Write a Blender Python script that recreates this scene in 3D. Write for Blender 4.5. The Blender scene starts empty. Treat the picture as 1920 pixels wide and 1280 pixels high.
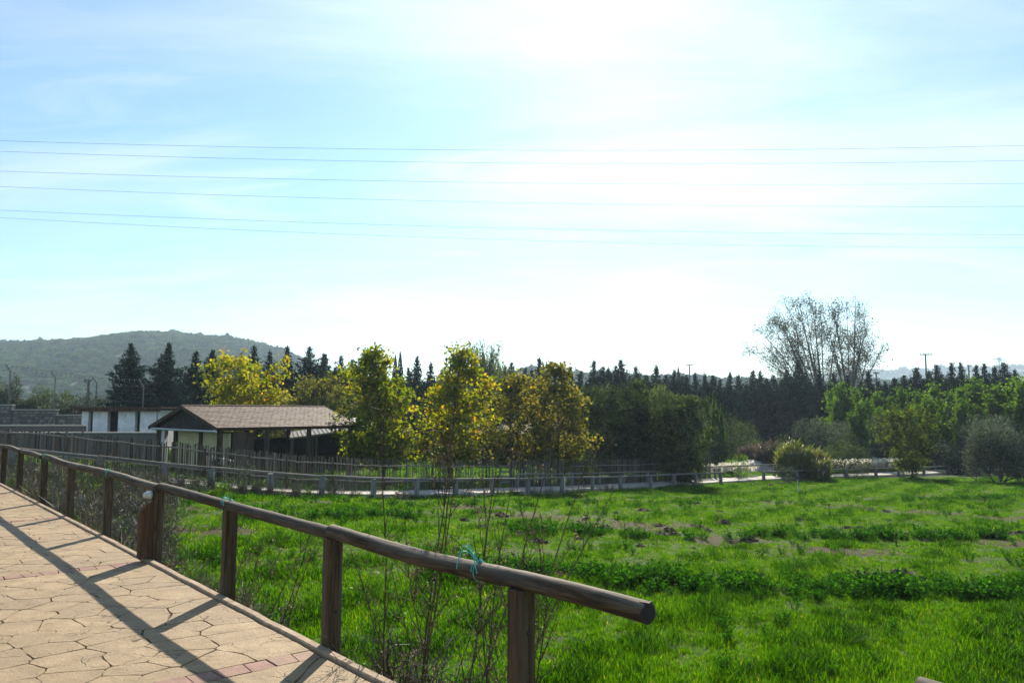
import bpy, bmesh, math, random
import numpy as np
from mathutils import Vector, Matrix
rad = math.radians
rng = np.random.default_rng(7)
random.seed(7)

# ------------------------------------------------------------------ camera, sky, sun, exposure
sc = bpy.context.scene
col = sc.collection
FPX, HY, CAMH = 1470.0, 772.0, 1.7
TH = math.atan((HY - 640) / FPX)
cam_d = bpy.data.cameras.new("camera")
cam = bpy.data.objects.new("camera", cam_d)
col.objects.link(cam)
cam.location = (0, 0, CAMH)
cam.rotation_euler = (math.pi / 2 + TH, 0, 0)
cam_d.sensor_width = 36.0
cam_d.lens = 36.0 * FPX / 1920.0
cam_d.clip_start = 0.05
cam_d.clip_end = 20000
sc.camera = cam

SUN_AZ, SUN_EL = rad(6.0), rad(33.0)          # azimuth from +Y towards +X
sun_dir = Vector((math.sin(SUN_AZ) * math.cos(SUN_EL), math.cos(SUN_AZ) * math.cos(SUN_EL), math.sin(SUN_EL)))
sd = bpy.data.lights.new("sun", 'SUN')
sd.energy = 5.0
sd.angle = rad(0.6)
sd.color = (1.0, 0.91, 0.76)
so = bpy.data.objects.new("sun", sd)
col.objects.link(so)
so.location = (10, 30, 60)
so.rotation_euler = sun_dir.to_track_quat('Z', 'Y').to_euler()

world = bpy.data.worlds.new("World")
sc.world = world
world.use_nodes = True
SKY_STRENGTH = 0.073


def build_world():
    nt = world.node_tree
    N, L = nt.nodes, nt.links
    N.clear()
    out = N.new('ShaderNodeOutputWorld')
    bg = N.new('ShaderNodeBackground')
    bg.inputs['Strength'].default_value = SKY_STRENGTH
    L.new(bg.outputs[0], out.inputs[0])
    sky = N.new('ShaderNodeTexSky')
    sky.sky_type = 'NISHITA'
    sky.sun_disc = False
    sky.sun_elevation = SUN_EL
    sky.sun_rotation = SUN_AZ
    sky.altitude = 50
    sky.air_density = 1.1
    sky.dust_density = 0.28
    sky.ozone_density = 3.5
    tc = N.new('ShaderNodeTexCoord')
    sep = N.new('ShaderNodeSeparateXYZ')
    L.new(tc.outputs['Generated'], sep.inputs[0])

    def math_(op, a, b=None, clamp=False):
        n = N.new('ShaderNodeMath')
        n.operation = op
        n.use_clamp = clamp
        for i, v in enumerate((a, b)):
            if v is None:
                continue
            if isinstance(v, (int, float)):
                n.inputs[i].default_value = v
            else:
                L.new(v, n.inputs[i])
        return n.outputs[0]
    zc = math_('MAXIMUM', sep.outputs['Z'], 0.0)
    zz = math_('ADD', zc, 0.10)
    cx = math_('DIVIDE', sep.outputs['X'], zz)
    cy = math_('DIVIDE', sep.outputs['Y'], zz)
    comb = N.new('ShaderNodeCombineXYZ')
    L.new(cx, comb.inputs[0])
    L.new(cy, comb.inputs[1])

    def noise(vec, scale, sx, sy, detail, rough, lo, hi, rot=0.0, off=(0, 0, 0), dist=0.0):
        mp = N.new('ShaderNodeMapping')
        mp.inputs['Scale'].default_value = (sx, sy, 1)
        mp.inputs['Rotation'].default_value = (0, 0, rot)
        mp.inputs['Location'].default_value = off
        L.new(vec, mp.inputs[0])
        n = N.new('ShaderNodeTexNoise')
        n.inputs['Scale'].default_value = scale
        n.inputs['Detail'].default_value = detail
        n.inputs['Roughness'].default_value = rough
        n.inputs['Distortion'].default_value = dist
        L.new(mp.outputs[0], n.inputs['Vector'])
        r = N.new('ShaderNodeMapRange')
        r.interpolation_type = 'SMOOTHSTEP'
        r.inputs['From Min'].default_value = lo
        r.inputs['From Max'].default_value = hi
        L.new(n.outputs['Fac'], r.inputs['Value'])
        return r.outputs[0]
    cirrus = noise(comb.outputs[0], 0.8, 0.55, 1.2, 6, 0.56, 0.40, 0.74, rot=0.35, off=(2.3, 1.1, 0), dist=0.6)
    wisp = noise(comb.outputs[0], 1.9, 0.5, 1.5, 7, 0.6, 0.44, 0.76, rot=0.5, off=(5.3, 0.4, 0), dist=0.9)
    m = math_('MAXIMUM', cirrus, math_('MULTIPLY', wisp, 0.6))
    # low banks of cumulus towards the horizon
    cum = noise(tc.outputs['Generated'], 5.5, 1.0, 1.0, 7, 0.55, 0.50, 0.60, off=(3.1, 0.7, 0.2))
    band = N.new('ShaderNodeMapRange')
    band.interpolation_type = 'SMOOTHSTEP'
    band.inputs['From Min'].default_value = 0.13
    band.inputs['From Max'].default_value = 0.05
    L.new(sep.outputs['Z'], band.inputs['Value'])
    m = math_('MAXIMUM', m, math_('MULTIPLY', cum, band.outputs[0]))
    # thin cloud lights up in forward scattering around the sun
    dot = N.new('ShaderNodeVectorMath')
    dot.operation = 'DOT_PRODUCT'
    dot.inputs[1].default_value = tuple(sun_dir)
    L.new(tc.outputs['Generated'], dot.inputs[0])
    g = math_('MULTIPLY', dot.outputs['Value'], 0.5)
    g = math_('ADD', g, 0.5, True)
    g = math_('POWER', g, 14.0)
    cl = math_('ADD', math_('MULTIPLY', g, 4.0), 7.3)
    cloud = N.new('ShaderNodeCombineColor')
    L.new(math_('MULTIPLY', cl, 0.98), cloud.inputs[0])
    L.new(cl, cloud.inputs[1])
    L.new(math_('MULTIPLY', cl, 1.03), cloud.inputs[2])
    mix = N.new('ShaderNodeMix')
    mix.data_type = 'RGBA'
    L.new(math_('MULTIPLY', m, 0.5, True), mix.inputs[0])
    tint = N.new('ShaderNodeMix')          # the camera's cyan rendering of a clear sky
    tint.data_type = 'RGBA'
    tint.blend_type = 'MULTIPLY'
    tint.inputs[0].default_value = 1.0
    tint.inputs[7].default_value = (0.87, 1.05, 1.04, 1)
    L.new(sky.outputs[0], tint.inputs[6])
    L.new(tint.outputs[2], mix.inputs[6])
    L.new(cloud.outputs[0], mix.inputs[7])
    L.new(mix.outputs[2], bg.inputs[0])


build_world()
sc.view_settings.view_transform = 'Standard'
sc.view_settings.look = 'None'
sc.view_settings.exposure = 0.97
sc.view_settings.gamma = 1.0
sc.view_settings.use_curve_mapping = False
sc.cycles.use_denoising = True
sc.cycles.max_bounces = 8
sc.cycles.diffuse_bounces = 4
sc.cycles.glossy_bounces = 2
sc.cycles.transmission_bounces = 6
sc.cycles.volume_bounces = 0
sc.cycles.transparent_max_bounces = 8
sc.cycles.sample_clamp_indirect = 6.0

# ------------------------------------------------------------------ geometry helpers
FW = np.array([0, math.cos(TH), math.sin(TH)])
UP = np.array([0, -math.sin(TH), math.cos(TH)])
CAM = np.array([0, 0, CAMH])


def at(px, py, d):
    """world point seen at photo pixel (px, py), d metres ahead of the viewpoint"""
    r = FW + np.array([1, 0, 0]) * (px - 960) / FPX + UP * (640 - py) / FPX
    return CAM + r * (d / r[1])


def xat(px, d):
    return (px - 960) / FPX * d * 1.0


def zat(py, d):
    return at(960, py, d)[2]


def nrm(v):
    v = np.asarray(v, float)
    return v / (np.linalg.norm(v, axis=-1, keepdims=True) + 1e-12)


class MB:
    """collects vertices and faces (tris/quads/ngons) for one mesh object"""

    def __init__(self):
        self.v, self.f, self.var, self.n = [], [], [], 0

    def add(self, verts, faces, var=None):
        verts = np.asarray(verts, float).reshape(-1, 3)
        self.v.append(verts)
        if isinstance(faces, np.ndarray):
            self.f.append(faces + self.n)
        else:
            for fc in faces:
                self.f.append(np.asarray([fc]) + self.n)
        self.var.append(np.full(len(verts), 0.5 if var is None else 0.0) + (0 if var is None else var))
        self.n += len(verts)

    def box(self, c, size, rot=0.0, tilt=None, var=None):
        sx, sy, sz = [s / 2 for s in size]
        p = np.array([[x, y, z] for x in (-sx, sx) for y in (-sy, sy) for z in (-sz, sz)])
        M = np.array(Matrix.Rotation(rot, 3, 'Z'))
        if tilt is not None:
            M = M @ np.array(tilt)
        q = np.array([[0, 1, 3, 2], [4, 6, 7, 5], [0, 4, 5, 1], [2, 3, 7, 6], [0, 2, 6, 4], [1, 5, 7, 3]])
        self.add(p @ M.T + np.asarray(c), q, var)

    def tube(self, pts, r, sides=6, cap=True, var=None):
        pts = np.asarray(pts, float)
        n = len(pts)
        r = np.broadcast_to(np.asarray(r, float), (n,))
        t = np.gradient(pts, axis=0)
        t = nrm(t)
        ref = np.array([0, 0, 1.0]) if abs(t[0][2]) < 0.9 else np.array([1.0, 0, 0])
        a = nrm(np.cross(t, ref))
        b = np.cross(t, a)
        an = np.arange(sides) * 2 * math.pi / sides
        ring = pts[:, None, :] + r[:, None, None] * (np.cos(an)[None, :, None] * a[:, None, :] + np.sin(an)[None, :, None] * b[:, None, :])
        i = np.arange(n - 1)[:, None] * sides
        j = np.arange(sides)[None, :]
        k = (j + 1) % sides
        q = np.stack([i + j, i + k, i + sides + k, i + sides + j], -1).reshape(-1, 4)
        base = self.n
        self.add(ring.reshape(-1, 3), q, var)
        if cap:
            self.f.append(np.array([list(range(base + sides - 1, base - 1, -1))]))
            e = base + (n - 1) * sides
            self.f.append(np.array([list(range(e, e + sides))]))

    def quads(self, V, var=None):
        """V (N,4,3) loose quads"""
        V = np.asarray(V)
        N = len(V)
        self.add(V.reshape(-1, 3), np.arange(N * 4).reshape(N, 4), None if var is None else np.repeat(var, 4))

    def tris(self, V, var=None):
        V = np.asarray(V)
        N = len(V)
        self.add(V.reshape(-1, 3), np.arange(N * 3).reshape(N, 3), None if var is None else np.repeat(var, 3))

    def prism(self, poly, z0, z1, inset=0.0, top_in=0.0):
        poly = np.asarray(poly, float)
        n = len(poly)
        c = poly.mean(0)
        tp = c + (poly - c) * (1 - top_in)
        v = np.vstack([np.c_[poly, np.full(n, z0)], np.c_[poly, np.full(n, (z0 + z1 * 3) / 4)], np.c_[tp, np.full(n, z1)]])
        f = []
        for k in range(2):
            for i in range(n):
                f.append([k * n + i, k * n + (i + 1) % n, (k + 1) * n + (i + 1) % n, (k + 1) * n + i])
        f.append(list(range(2 * n, 3 * n)))
        self.add(v, f)

    def mesh(self, name, mat, smooth=False):
        me = bpy.data.meshes.new(name)
        V = np.vstack(self.v) if self.v else np.zeros((0, 3))
        tot = np.concatenate([np.full(len(a), a.shape[1]) for a in self.f])
        idx = np.concatenate([a.ravel() for a in self.f])
        me.vertices.add(len(V))
        me.vertices.foreach_set('co', V.ravel())
        me.loops.add(len(idx))
        me.loops.foreach_set('vertex_index', idx.astype(np.int32))
        me.polygons.add(len(tot))
        st = np.concatenate([[0], np.cumsum(tot)[:-1]])
        me.polygons.foreach_set('loop_start', st.astype(np.int32))
        me.polygons.foreach_set('loop_total', tot.astype(np.int32))
        me.polygons.foreach_set('use_smooth', np.full(len(tot), bool(smooth)))
        at_ = me.attributes.new('var', 'FLOAT', 'POINT')
        at_.data.foreach_set('value', np.concatenate(self.var).astype(np.float32))
        me.update(calc_edges=True)
        me.validate()
        if mat is not None:
            me.materials.append(mat)
        return me

    def build(self, name, mat, parent=None, smooth=False, loc=None):
        o = bpy.data.objects.new(name, self.mesh(name, mat, smooth))
        col.objects.link(o)
        if loc is not None:
            o.location = loc
        if parent is not None:
            o.parent = parent
        return o


def tag(o, label=None, cat=None, group=None, kind=None):
    for k, v in (('label', label), ('category', cat), ('group', group), ('kind', kind)):
        if v:
            o[k] = v
    return o


def empty(name, loc=(0, 0, 0), rz=0.0, label=None, cat=None, group=None):
    o = bpy.data.objects.new(name, None)
    o.empty_display_size = 0.2
    col.objects.link(o)
    o.location = tuple(loc)
    o.rotation_euler = (0, 0, rz)
    return tag(o, label, cat, group)


def inst(name, me, parent=None, loc=(0, 0, 0), rot=(0, 0, 0), scale=(1, 1, 1)):
    o = bpy.data.objects.new(name, me)
    col.objects.link(o)
    o.location = tuple(loc)
    o.rotation_euler = rot
    o.scale = scale
    if parent is not None:
        o.parent = parent
    return o


# ------------------------------------------------------------------ materials
class NT:
    def __init__(self, name):
        self.m = bpy.data.materials.new(name)
        self.m.use_nodes = True
        self.t = self.m.node_tree
        self.N, self.L = self.t.nodes, self.t.links
        self.N.clear()
        self.out = self.N.new('ShaderNodeOutputMaterial')

    def n(self, typ, **kw):
        nd = self.N.new(typ)
        for k, v in kw.items():
            setattr(nd, k, v)
        return nd

    def set(self, nd, key, v):
        if hasattr(v, 'is_output'):
            self.L.new(v, nd.inputs[key])
        else:
            nd.inputs[key].default_value = v

    def coord(self, kind='Object', scale=(1, 1, 1), loc=(0, 0, 0)):
        tc = self.n('ShaderNodeTexCoord')
        mp = self.n('ShaderNodeMapping')
        mp.inputs['Scale'].default_value = scale
        mp.inputs['Location'].default_value = loc
        self.L.new(tc.outputs[kind], mp.inputs[0])
        return mp.outputs[0]

    def noise(self, vec, scale, detail=4, rough=0.55, dist=0.0):
        x = self.n('ShaderNodeTexNoise')
        self.set(x, 'Vector', vec)
        self.set(x, 'Scale', scale)
        self.set(x, 'Detail', detail)
        self.set(x, 'Roughness', rough)
        self.set(x, 'Distortion', dist)
        return x.outputs['Fac']

    def ramp(self, fac, stops):
        r = self.n('ShaderNodeValToRGB')
        el = r.color_ramp.elements
        while len(el) < len(stops):
            el.new(0.5)
        for e, (p, c) in zip(el, stops):
            e.position = p
            e.color = (*c, 1) if len(c) == 3 else c
        self.L.new(fac, r.inputs[0])
        return r.outputs[0]

    def mix(self, fac, a, b, mode='MIX'):
        x = self.n('ShaderNodeMix', data_type='RGBA', blend_type=mode)
        self.set(x, 0, fac)
        for i, v in ((6, a), (7, b)):
            if hasattr(v, 'is_output'):
                self.L.new(v, x.inputs[i])
            else:
                x.inputs[i].default_value = (*v, 1)
        return x.outputs[2]

    def math(self, op, a, b=0.0):
        x = self.n('ShaderNodeMath', operation=op)
        self.set(x, 0, a)
        self.set(x, 1, b)
        return x.outputs[0]

    def bump(self, h, strength, dist=0.02):
        b = self.n('ShaderNodeBump')
        self.set(b, 'Height', h)
        self.set(b, 'Strength', strength)
        self.set(b, 'Distance', dist)
        return b.outputs[0]

    def bsdf(self, color, rough=0.8, normal=None, spec=0.3, metal=0.0):
        b = self.n('ShaderNodeBsdfPrincipled')
        if hasattr(color, 'is_output'):
            self.L.new(color, b.inputs['Base Color'])
        else:
            b.inputs['Base Color'].default_value = (*color, 1)
        self.set(b, 'Roughness', rough)
        self.set(b, 'Specular IOR Level', spec)
        self.set(b, 'Metallic', metal)
        if normal is not None:
            self.L.new(normal, b.inputs['Normal'])
        self.L.new(b.outputs[0], self.out.inputs[0])
        return self.m

    def rand(self):
        return self.n('ShaderNodeObjectInfo').outputs['Random']

    def attr(self, name='var'):
        return self.n('ShaderNodeAttribute', attribute_name=name).outputs['Fac']


def mat_plain(name, c, rough=0.8, var=0.25, scale=6, spec=0.3, metal=0.0, bump=0.2, kind='Object'):
    t = NT(name)
    v = t.coord(kind)
    f = t.noise(v, scale, 5, 0.6)
    lo = tuple(x * (1 - var) for x in c)
    hi = tuple(min(1, x * (1 + var)) for x in c)
    cc = t.ramp(f, [(0.3, lo), (0.7, hi)])
    return t.bsdf(cc, rough, t.bump(f, bump, 0.02), spec, metal)


def mat_wood(name, dark, mid, light, stretch, scale=1.0, grey=(0.2, 0.19, 0.17), greyf=0.4, top=False):
    t = NT(name)
    v = t.coord('Object', stretch)
    r = t.rand()
    ad = t.n('ShaderNodeVectorMath', operation='ADD')
    t.L.new(v, ad.inputs[0])
    cb = t.n('ShaderNodeCombineXYZ')
    for i in range(3):
        t.L.new(t.math('MULTIPLY', r, 17.0 + i * 9), cb.inputs[i])
    t.L.new(cb.outputs[0], ad.inputs[1])
    f = t.noise(ad.outputs[0], 14 * scale, 6, 0.65, 0.4)
    f2 = t.noise(ad.outputs[0], 3.0 * scale, 3, 0.5)
    kn = t.noise(t.coord('Object', (1, 1, 1)), 6.0, 2, 0.4)
    c = t.ramp(f, [(0.34, dark), (0.5, mid), (0.66, light)])
    c = t.mix(t.math('MULTIPLY', t.ramp(kn, [(0.66, (0, 0, 0)), (0.72, (1, 1, 1))]), 0.7), c, dark)
    c = t.mix(t.math('MULTIPLY', t.ramp(f2, [(0.42, (0, 0, 0)), (0.66, (1, 1, 1))]), greyf), c, grey)
    if top:     # upper sides bleached by the weather, lightened further as painted-in sunlight
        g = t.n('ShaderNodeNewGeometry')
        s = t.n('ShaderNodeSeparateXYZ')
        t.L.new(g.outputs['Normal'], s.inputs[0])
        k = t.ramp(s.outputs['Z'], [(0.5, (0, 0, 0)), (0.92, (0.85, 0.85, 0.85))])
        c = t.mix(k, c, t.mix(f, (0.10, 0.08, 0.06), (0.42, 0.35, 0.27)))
    c = t.mix(t.math('MULTIPLY', r, 0.35), c, dark)
    return t.bsdf(c, 0.85, t.bump(f, 0.7, 0.008), 0.2)


def mat_leaf(name, stops, trans=0.5, tcol=(1.25, 1.35, 0.6), gloss=0.02, rough=0.5, objvar=0.25):
    t = NT(name)
    f = t.attr('var')
    r = t.rand()
    ff = t.math('ADD', f, t.math('MULTIPLY', t.math('SUBTRACT', r, 0.5), objvar))
    c = t.ramp(ff, stops)
    d = t.n('ShaderNodeBsdfDiffuse')
    t.L.new(c, d.inputs[0])
    tr = t.n('ShaderNodeBsdfTranslucent')
    tc = t.mix(1.0, c, tcol, 'MULTIPLY')
    t.L.new(tc, tr.inputs[0])
    m1 = t.n('ShaderNodeMixShader')
    m1.inputs[0].default_value = trans
    t.L.new(d.outputs[0], m1.inputs[1])
    t.L.new(tr.outputs[0], m1.inputs[2])
    gl = t.n('ShaderNodeBsdfGlossy')
    gl.inputs['Roughness'].default_value = rough
    gl.inputs['Color'].default_value = (0.9, 0.95, 0.9, 1)
    m2 = t.n('ShaderNodeMixShader')
    m2.inputs[0].default_value = gloss
    t.L.new(m1.outputs[0], m2.inputs[1])
    t.L.new(gl.outputs[0], m2.inputs[2])
    t.L.new(m2.outputs[0], t.out.inputs[0])
    return t.m


M = {}
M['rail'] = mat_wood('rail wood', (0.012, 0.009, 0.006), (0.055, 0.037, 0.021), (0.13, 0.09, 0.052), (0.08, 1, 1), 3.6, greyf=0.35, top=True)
M['post'] = mat_wood('post wood', (0.025, 0.017, 0.010), (0.075, 0.049, 0.025), (0.145, 0.097, 0.052), (1, 1, 0.06), 3.6, grey=(0.17, 0.15, 0.12), greyf=0.35)
M['block'] = mat_wood('block wood', (0.05, 0.024, 0.010), (0.11, 0.057, 0.025), (0.17, 0.092, 0.042), (1, 1, 0.06), 3.6, greyf=0.12)
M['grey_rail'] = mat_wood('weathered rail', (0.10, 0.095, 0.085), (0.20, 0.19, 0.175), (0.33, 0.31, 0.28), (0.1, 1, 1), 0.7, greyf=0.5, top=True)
M['grey_post'] = mat_wood('weathered post', (0.12, 0.12, 0.11), (0.21, 0.21, 0.20), (0.32, 0.32, 0.30), (1, 1, 0.1), 0.7, greyf=0.5)
M['brown_timber'] = mat_wood('brown timber', (0.035, 0.02, 0.012), (0.07, 0.042, 0.025), (0.12, 0.075, 0.045), (1, 1, 0.1), 0.7, greyf=0.2)


def mat_pales():
    t = NT('pale sticks')
    f = t.attr('var')
    v = t.coord('Object', (1, 1, 0.15))
    nz = t.noise(v, 9, 4, 0.6)
    c = t.ramp(f, [(0.0, (0.05, 0.044, 0.036)), (0.4, (0.10, 0.088, 0.072)), (0.75, (0.155, 0.137, 0.112)), (1.0, (0.23, 0.205, 0.17))])
    c = t.mix(0.5, c, t.ramp(nz, [(0.3, (0.5, 0.5, 0.5)), (0.7, (1.2, 1.2, 1.2))]), 'MULTIPLY')
    return t.bsdf(c, 0.9, t.bump(nz, 0.4, 0.01), 0.15)


M['pales'] = mat_pales()


def mat_stone_paving():
    t = NT('stamped flagstone')
    w = t.n('ShaderNodeNewGeometry')
    pos = w.outputs['Position']
    f = t.noise(pos, 5.0, 6, 0.62, 0.3)
    f2 = t.noise(pos, 42.0, 6, 0.72)
    f3 = t.noise(pos, 0.9, 3, 0.5)
    vo = t.n('ShaderNodeTexVoronoi', feature='DISTANCE_TO_EDGE')
    wob = t.n('ShaderNodeVectorMath', operation='ADD')
    nz = t.n('ShaderNodeTexNoise')
    nz.inputs['Scale'].default_value = 3.5
    nz.inputs['Detail'].default_value = 4
    t.L.new(pos, nz.inputs['Vector'])
    sc_n = t.n('ShaderNodeVectorMath', operation='SCALE')
    sc_n.inputs['Scale'].default_value = 0.35
    t.L.new(nz.outputs['Color'], sc_n.inputs[0])
    t.L.new(pos, wob.inputs[0])
    t.L.new(sc_n.outputs[0], wob.inputs[1])
    t.L.new(wob.outputs[0], vo.inputs['Vector'])
    vo.inputs['Scale'].default_value = 3.6
    crack = t.ramp(vo.outputs['Distance'], [(0.0, (1, 1, 1)), (0.022, (0, 0, 0))])
    gate = t.ramp(t.noise(pos, 2.6, 3, 0.5), [(0.50, (0, 0, 0)), (0.60, (1, 1, 1))])
    ck = t.math('MULTIPLY', crack, gate)
    c = t.ramp(f, [(0.28, (0.225, 0.150, 0.076)), (0.5, (0.335, 0.234, 0.126)), (0.72, (0.44, 0.322, 0.182))])
    r = t.rand()
    c = t.mix(t.math('MULTIPLY', r, 0.6), c, (0.25, 0.175, 0.095))
    c = t.mix(t.math('MULTIPLY', t.ramp(f3, [(0.45, (0, 0, 0)), (0.7, (1, 1, 1))]), 0.4), c, (0.20, 0.145, 0.09))
    c = t.mix(t.math('MULTIPLY', t.ramp(f2, [(0.50, (0, 0, 0)), (0.66, (1, 1, 1))]), 0.45), c, (0.13, 0.085, 0.045))
    c = t.mix(t.math('MULTIPLY', ck, 0.8), c, (0.06, 0.04, 0.022))
    b1 = t.math('ADD', t.math('MULTIPLY', f, 1.0), t.math('MULTIPLY', f2, 0.8))
    b1 = t.math('SUBTRACT', b1, t.math('MULTIPLY', ck, 0.5))
    return t.bsdf(c, 0.72, t.bump(b1, 0.85, 0.016), 0.3)


M['flag'] = mat_stone_paving()


def mat_brick():
    t = NT('red paving brick')
    w = t.n('ShaderNodeNewGeometry')
    f = t.noise(w.outputs['Position'], 9.0, 6, 0.65)
    f2 = t.noise(w.outputs['Position'], 60.0, 4, 0.6)
    r = t.rand()
    c = t.ramp(f, [(0.28, (0.15, 0.070, 0.055)), (0.52, (0.25, 0.130, 0.098)), (0.75, (0.35, 0.205, 0.15))])
    c = t.mix(t.math('MULTIPLY', r, 0.65), c, (0.27, 0.18, 0.115))
    c = t.mix(t.math('MULTIPLY', t.ramp(f2, [(0.5, (0, 0, 0)), (0.65, (1, 1, 1))]), 0.5), c, (0.13, 0.07, 0.05))
    return t.bsdf(c, 0.75, t.bump(t.math('ADD', f, f2), 0.4, 0.008), 0.3)


M['brick'] = mat_brick()
M['grout'] = mat_plain('dark joint', (0.045, 0.030, 0.018), 0.9, 0.4, 14)
M['kerb'] = mat_plain('kerb strip', (0.30, 0.22, 0.145), 0.85, 0.35, 9, bump=0.5)
M['concrete'] = mat_plain('pale concrete', (0.40, 0.37, 0.32), 0.85, 0.25, 1.6, bump=0.4)
M['plaster'] = mat_plain('white plaster', (0.76, 0.77, 0.80), 0.8, 0.2, 2.2, bump=0.15)
M['cream'] = mat_plain('cream plaster', (0.56, 0.50, 0.30), 0.85, 0.14, 1.4, bump=0.15)
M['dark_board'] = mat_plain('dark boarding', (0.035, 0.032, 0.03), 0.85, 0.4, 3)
M['dark_void'] = mat_plain('dark interior', (0.02, 0.02, 0.02), 0.9, 0.3, 3)
M['hut_green'] = mat_plain('grey green boards', (0.075, 0.085, 0.075), 0.8, 0.3, 2)
M['zinc'] = mat_plain('galvanised metal', (0.42, 0.44, 0.46), 0.45, 0.2, 8, spec=0.5, metal=0.4)
M['wire'] = mat_plain('dark wire', (0.10, 0.105, 0.12), 0.6, 0.1, 5)
M['soil'] = mat_plain('turned soil', (0.042, 0.029, 0.018), 0.95, 0.45, 7, bump=1.0)
M['twine'] = mat_plain('turquoise twine', (0.10, 0.48, 0.42), 0.6, 0.2, 40)
M['glass_white'] = mat_plain('opal glass', (0.62, 0.62, 0.60), 0.25, 0.08, 10, spec=0.5)
M['plastic_dark'] = mat_plain('dark plastic', (0.03, 0.03, 0.03), 0.5, 0.2, 10)
M['plastic_white'] = mat_plain('white pipe', (0.7, 0.7, 0.68), 0.5, 0.1, 10)
M['stone'] = mat_plain('rubble stone', (0.17, 0.155, 0.14), 0.9, 0.4, 4, bump=0.8)
M['mortar'] = mat_plain('mortar', (0.14, 0.13, 0.12), 0.95, 0.25, 6)


def mat_objvar(name, c1, c2, rough=0.85, scale=5, bump=0.5):
    t = NT(name)
    v = t.coord('Object')
    f = t.noise(v, scale, 5, 0.6)
    r = t.rand()
    c = t.mix(r, c1, c2)
    c = t.mix(0.6, c, t.ramp(f, [(0.3, (0.55, 0.55, 0.55)), (0.7, (1.25, 1.25, 1.25))]), 'MULTIPLY')
    return t.bsdf(c, rough, t.bump(f, bump, 0.02), 0.25)


M['stone'] = mat_objvar('rubble stone', (0.12, 0.115, 0.11), (0.27, 0.245, 0.21))


def mat_shingle():
    t = NT('brown roof shingle')
    f = t.attr('var')
    w = t.coord('Object')
    nz = t.noise(w, 22, 5, 0.65)
    c = t.ramp(f, [(0.0, (0.085, 0.048, 0.034)), (0.5, (0.118, 0.070, 0.050)), (1.0, (0.155, 0.098, 0.072))])
    c = t.mix(0.6, c, t.ramp(nz, [(0.3, (0.6, 0.6, 0.6)), (0.7, (1.25, 1.25, 1.25))]), 'MULTIPLY')
    return t.bsdf(c, 0.75, t.bump(nz, 0.4, 0.01), 0.3)


M['shingle'] = mat_shingle()
M['tile'] = mat_plain('grey lean-to sheet', (0.15, 0.14, 0.135), 0.6, 0.3, 3)
M['bark'] = mat_plain('bark', (0.085, 0.07, 0.055), 0.9, 0.4, 12, bump=0.8)
M['bark_pale'] = mat_plain('pale bark', (0.16, 0.15, 0.135), 0.9, 0.3, 6, bump=0.6)
M['dry'] = mat_leaf('dry stalk', [(0.0, (0.05, 0.035, 0.024)), (0.5, (0.13, 0.09, 0.055)), (1.0, (0.34, 0.27, 0.17))], 0.2, (1.1, 1.0, 0.8), 0.03)
M['dry_grey'] = mat_leaf('grey brush', [(0.0, (0.06, 0.055, 0.045)), (0.5, (0.15, 0.135, 0.11)), (1.0, (0.36, 0.32, 0.26))], 0.25, (1.1, 1.0, 0.85), 0.03)
M['grass'] = mat_leaf('grass blade', [(0.0, (0.012, 0.045, 0.002)), (0.4, (0.046, 0.142, 0.003)), (0.75, (0.100, 0.215, 0.004)), (0.92, (0.20, 0.26, 0.015)), (1.0, (0.34, 0.29, 0.10))], 0.72, (1.55, 1.5, 0.25), 0.004, 0.5)
M['alfalfa'] = mat_leaf('clover leaf', [(0.0, (0.008, 0.036, 0.004)), (0.5, (0.020, 0.080, 0.007)), (1.0, (0.05, 0.145, 0.012))], 0.62, (1.4, 1.6, 0.35), 0.004)
M['plane'] = mat_leaf('autumn plane leaf', [(0.0, (0.07, 0.115, 0.014)), (0.35, (0.125, 0.155, 0.010)), (0.68, (0.25, 0.235, 0.012)), (0.90, (0.34, 0.21, 0.014)), (1.0, (0.27, 0.125, 0.03))], 0.66, (1.8, 1.75, 0.4), 0.012)
M['mulberry'] = mat_leaf('mulberry leaf', [(0.0, (0.03, 0.05, 0.010)), (0.4, (0.075, 0.10, 0.012)), (0.8, (0.15, 0.16, 0.015)), (1.0, (0.24, 0.19, 0.02))], 0.55, (1.6, 1.6, 0.4), 0.01)
M['plane_dull'] = mat_leaf('dull autumn leaf', [(0.0, (0.045, 0.055, 0.022)), (0.4, (0.125, 0.135, 0.026)), (0.7, (0.21, 0.18, 0.035)), (1.0, (0.30, 0.19, 0.04))], 0.6, (1.8, 1.7, 0.5), 0.015)
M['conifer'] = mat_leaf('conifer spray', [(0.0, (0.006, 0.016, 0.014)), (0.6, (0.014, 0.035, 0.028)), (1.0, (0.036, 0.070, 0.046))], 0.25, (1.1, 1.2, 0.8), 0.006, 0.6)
M['evergreen'] = mat_leaf('glossy evergreen leaf', [(0.0, (0.015, 0.028, 0.015)), (0.6, (0.038, 0.060, 0.028)), (1.0, (0.11, 0.14, 0.06))], 0.38, (1.5, 1.6, 0.5), 0.02, 0.6)
M['olive'] = mat_leaf('olive leaf', [(0.0, (0.024, 0.034, 0.023)), (0.5, (0.060, 0.078, 0.055)), (1.0, (0.145, 0.175, 0.13))], 0.3, (1.1, 1.15, 0.8), 0.012, 0.6)
M['green'] = mat_leaf('young poplar leaf', [(0.0, (0.025, 0.060, 0.008)), (0.5, (0.060, 0.13, 0.012)), (1.0, (0.125, 0.21, 0.018))], 0.55, (1.5, 1.5, 0.4), 0.015)
M['willow'] = mat_leaf('willow leaf', [(0.0, (0.045, 0.065, 0.022)), (0.5, (0.085, 0.115, 0.035)), (1.0, (0.14, 0.17, 0.05))], 0.5, (1.2, 1.25, 0.6), 0.015)
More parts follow.
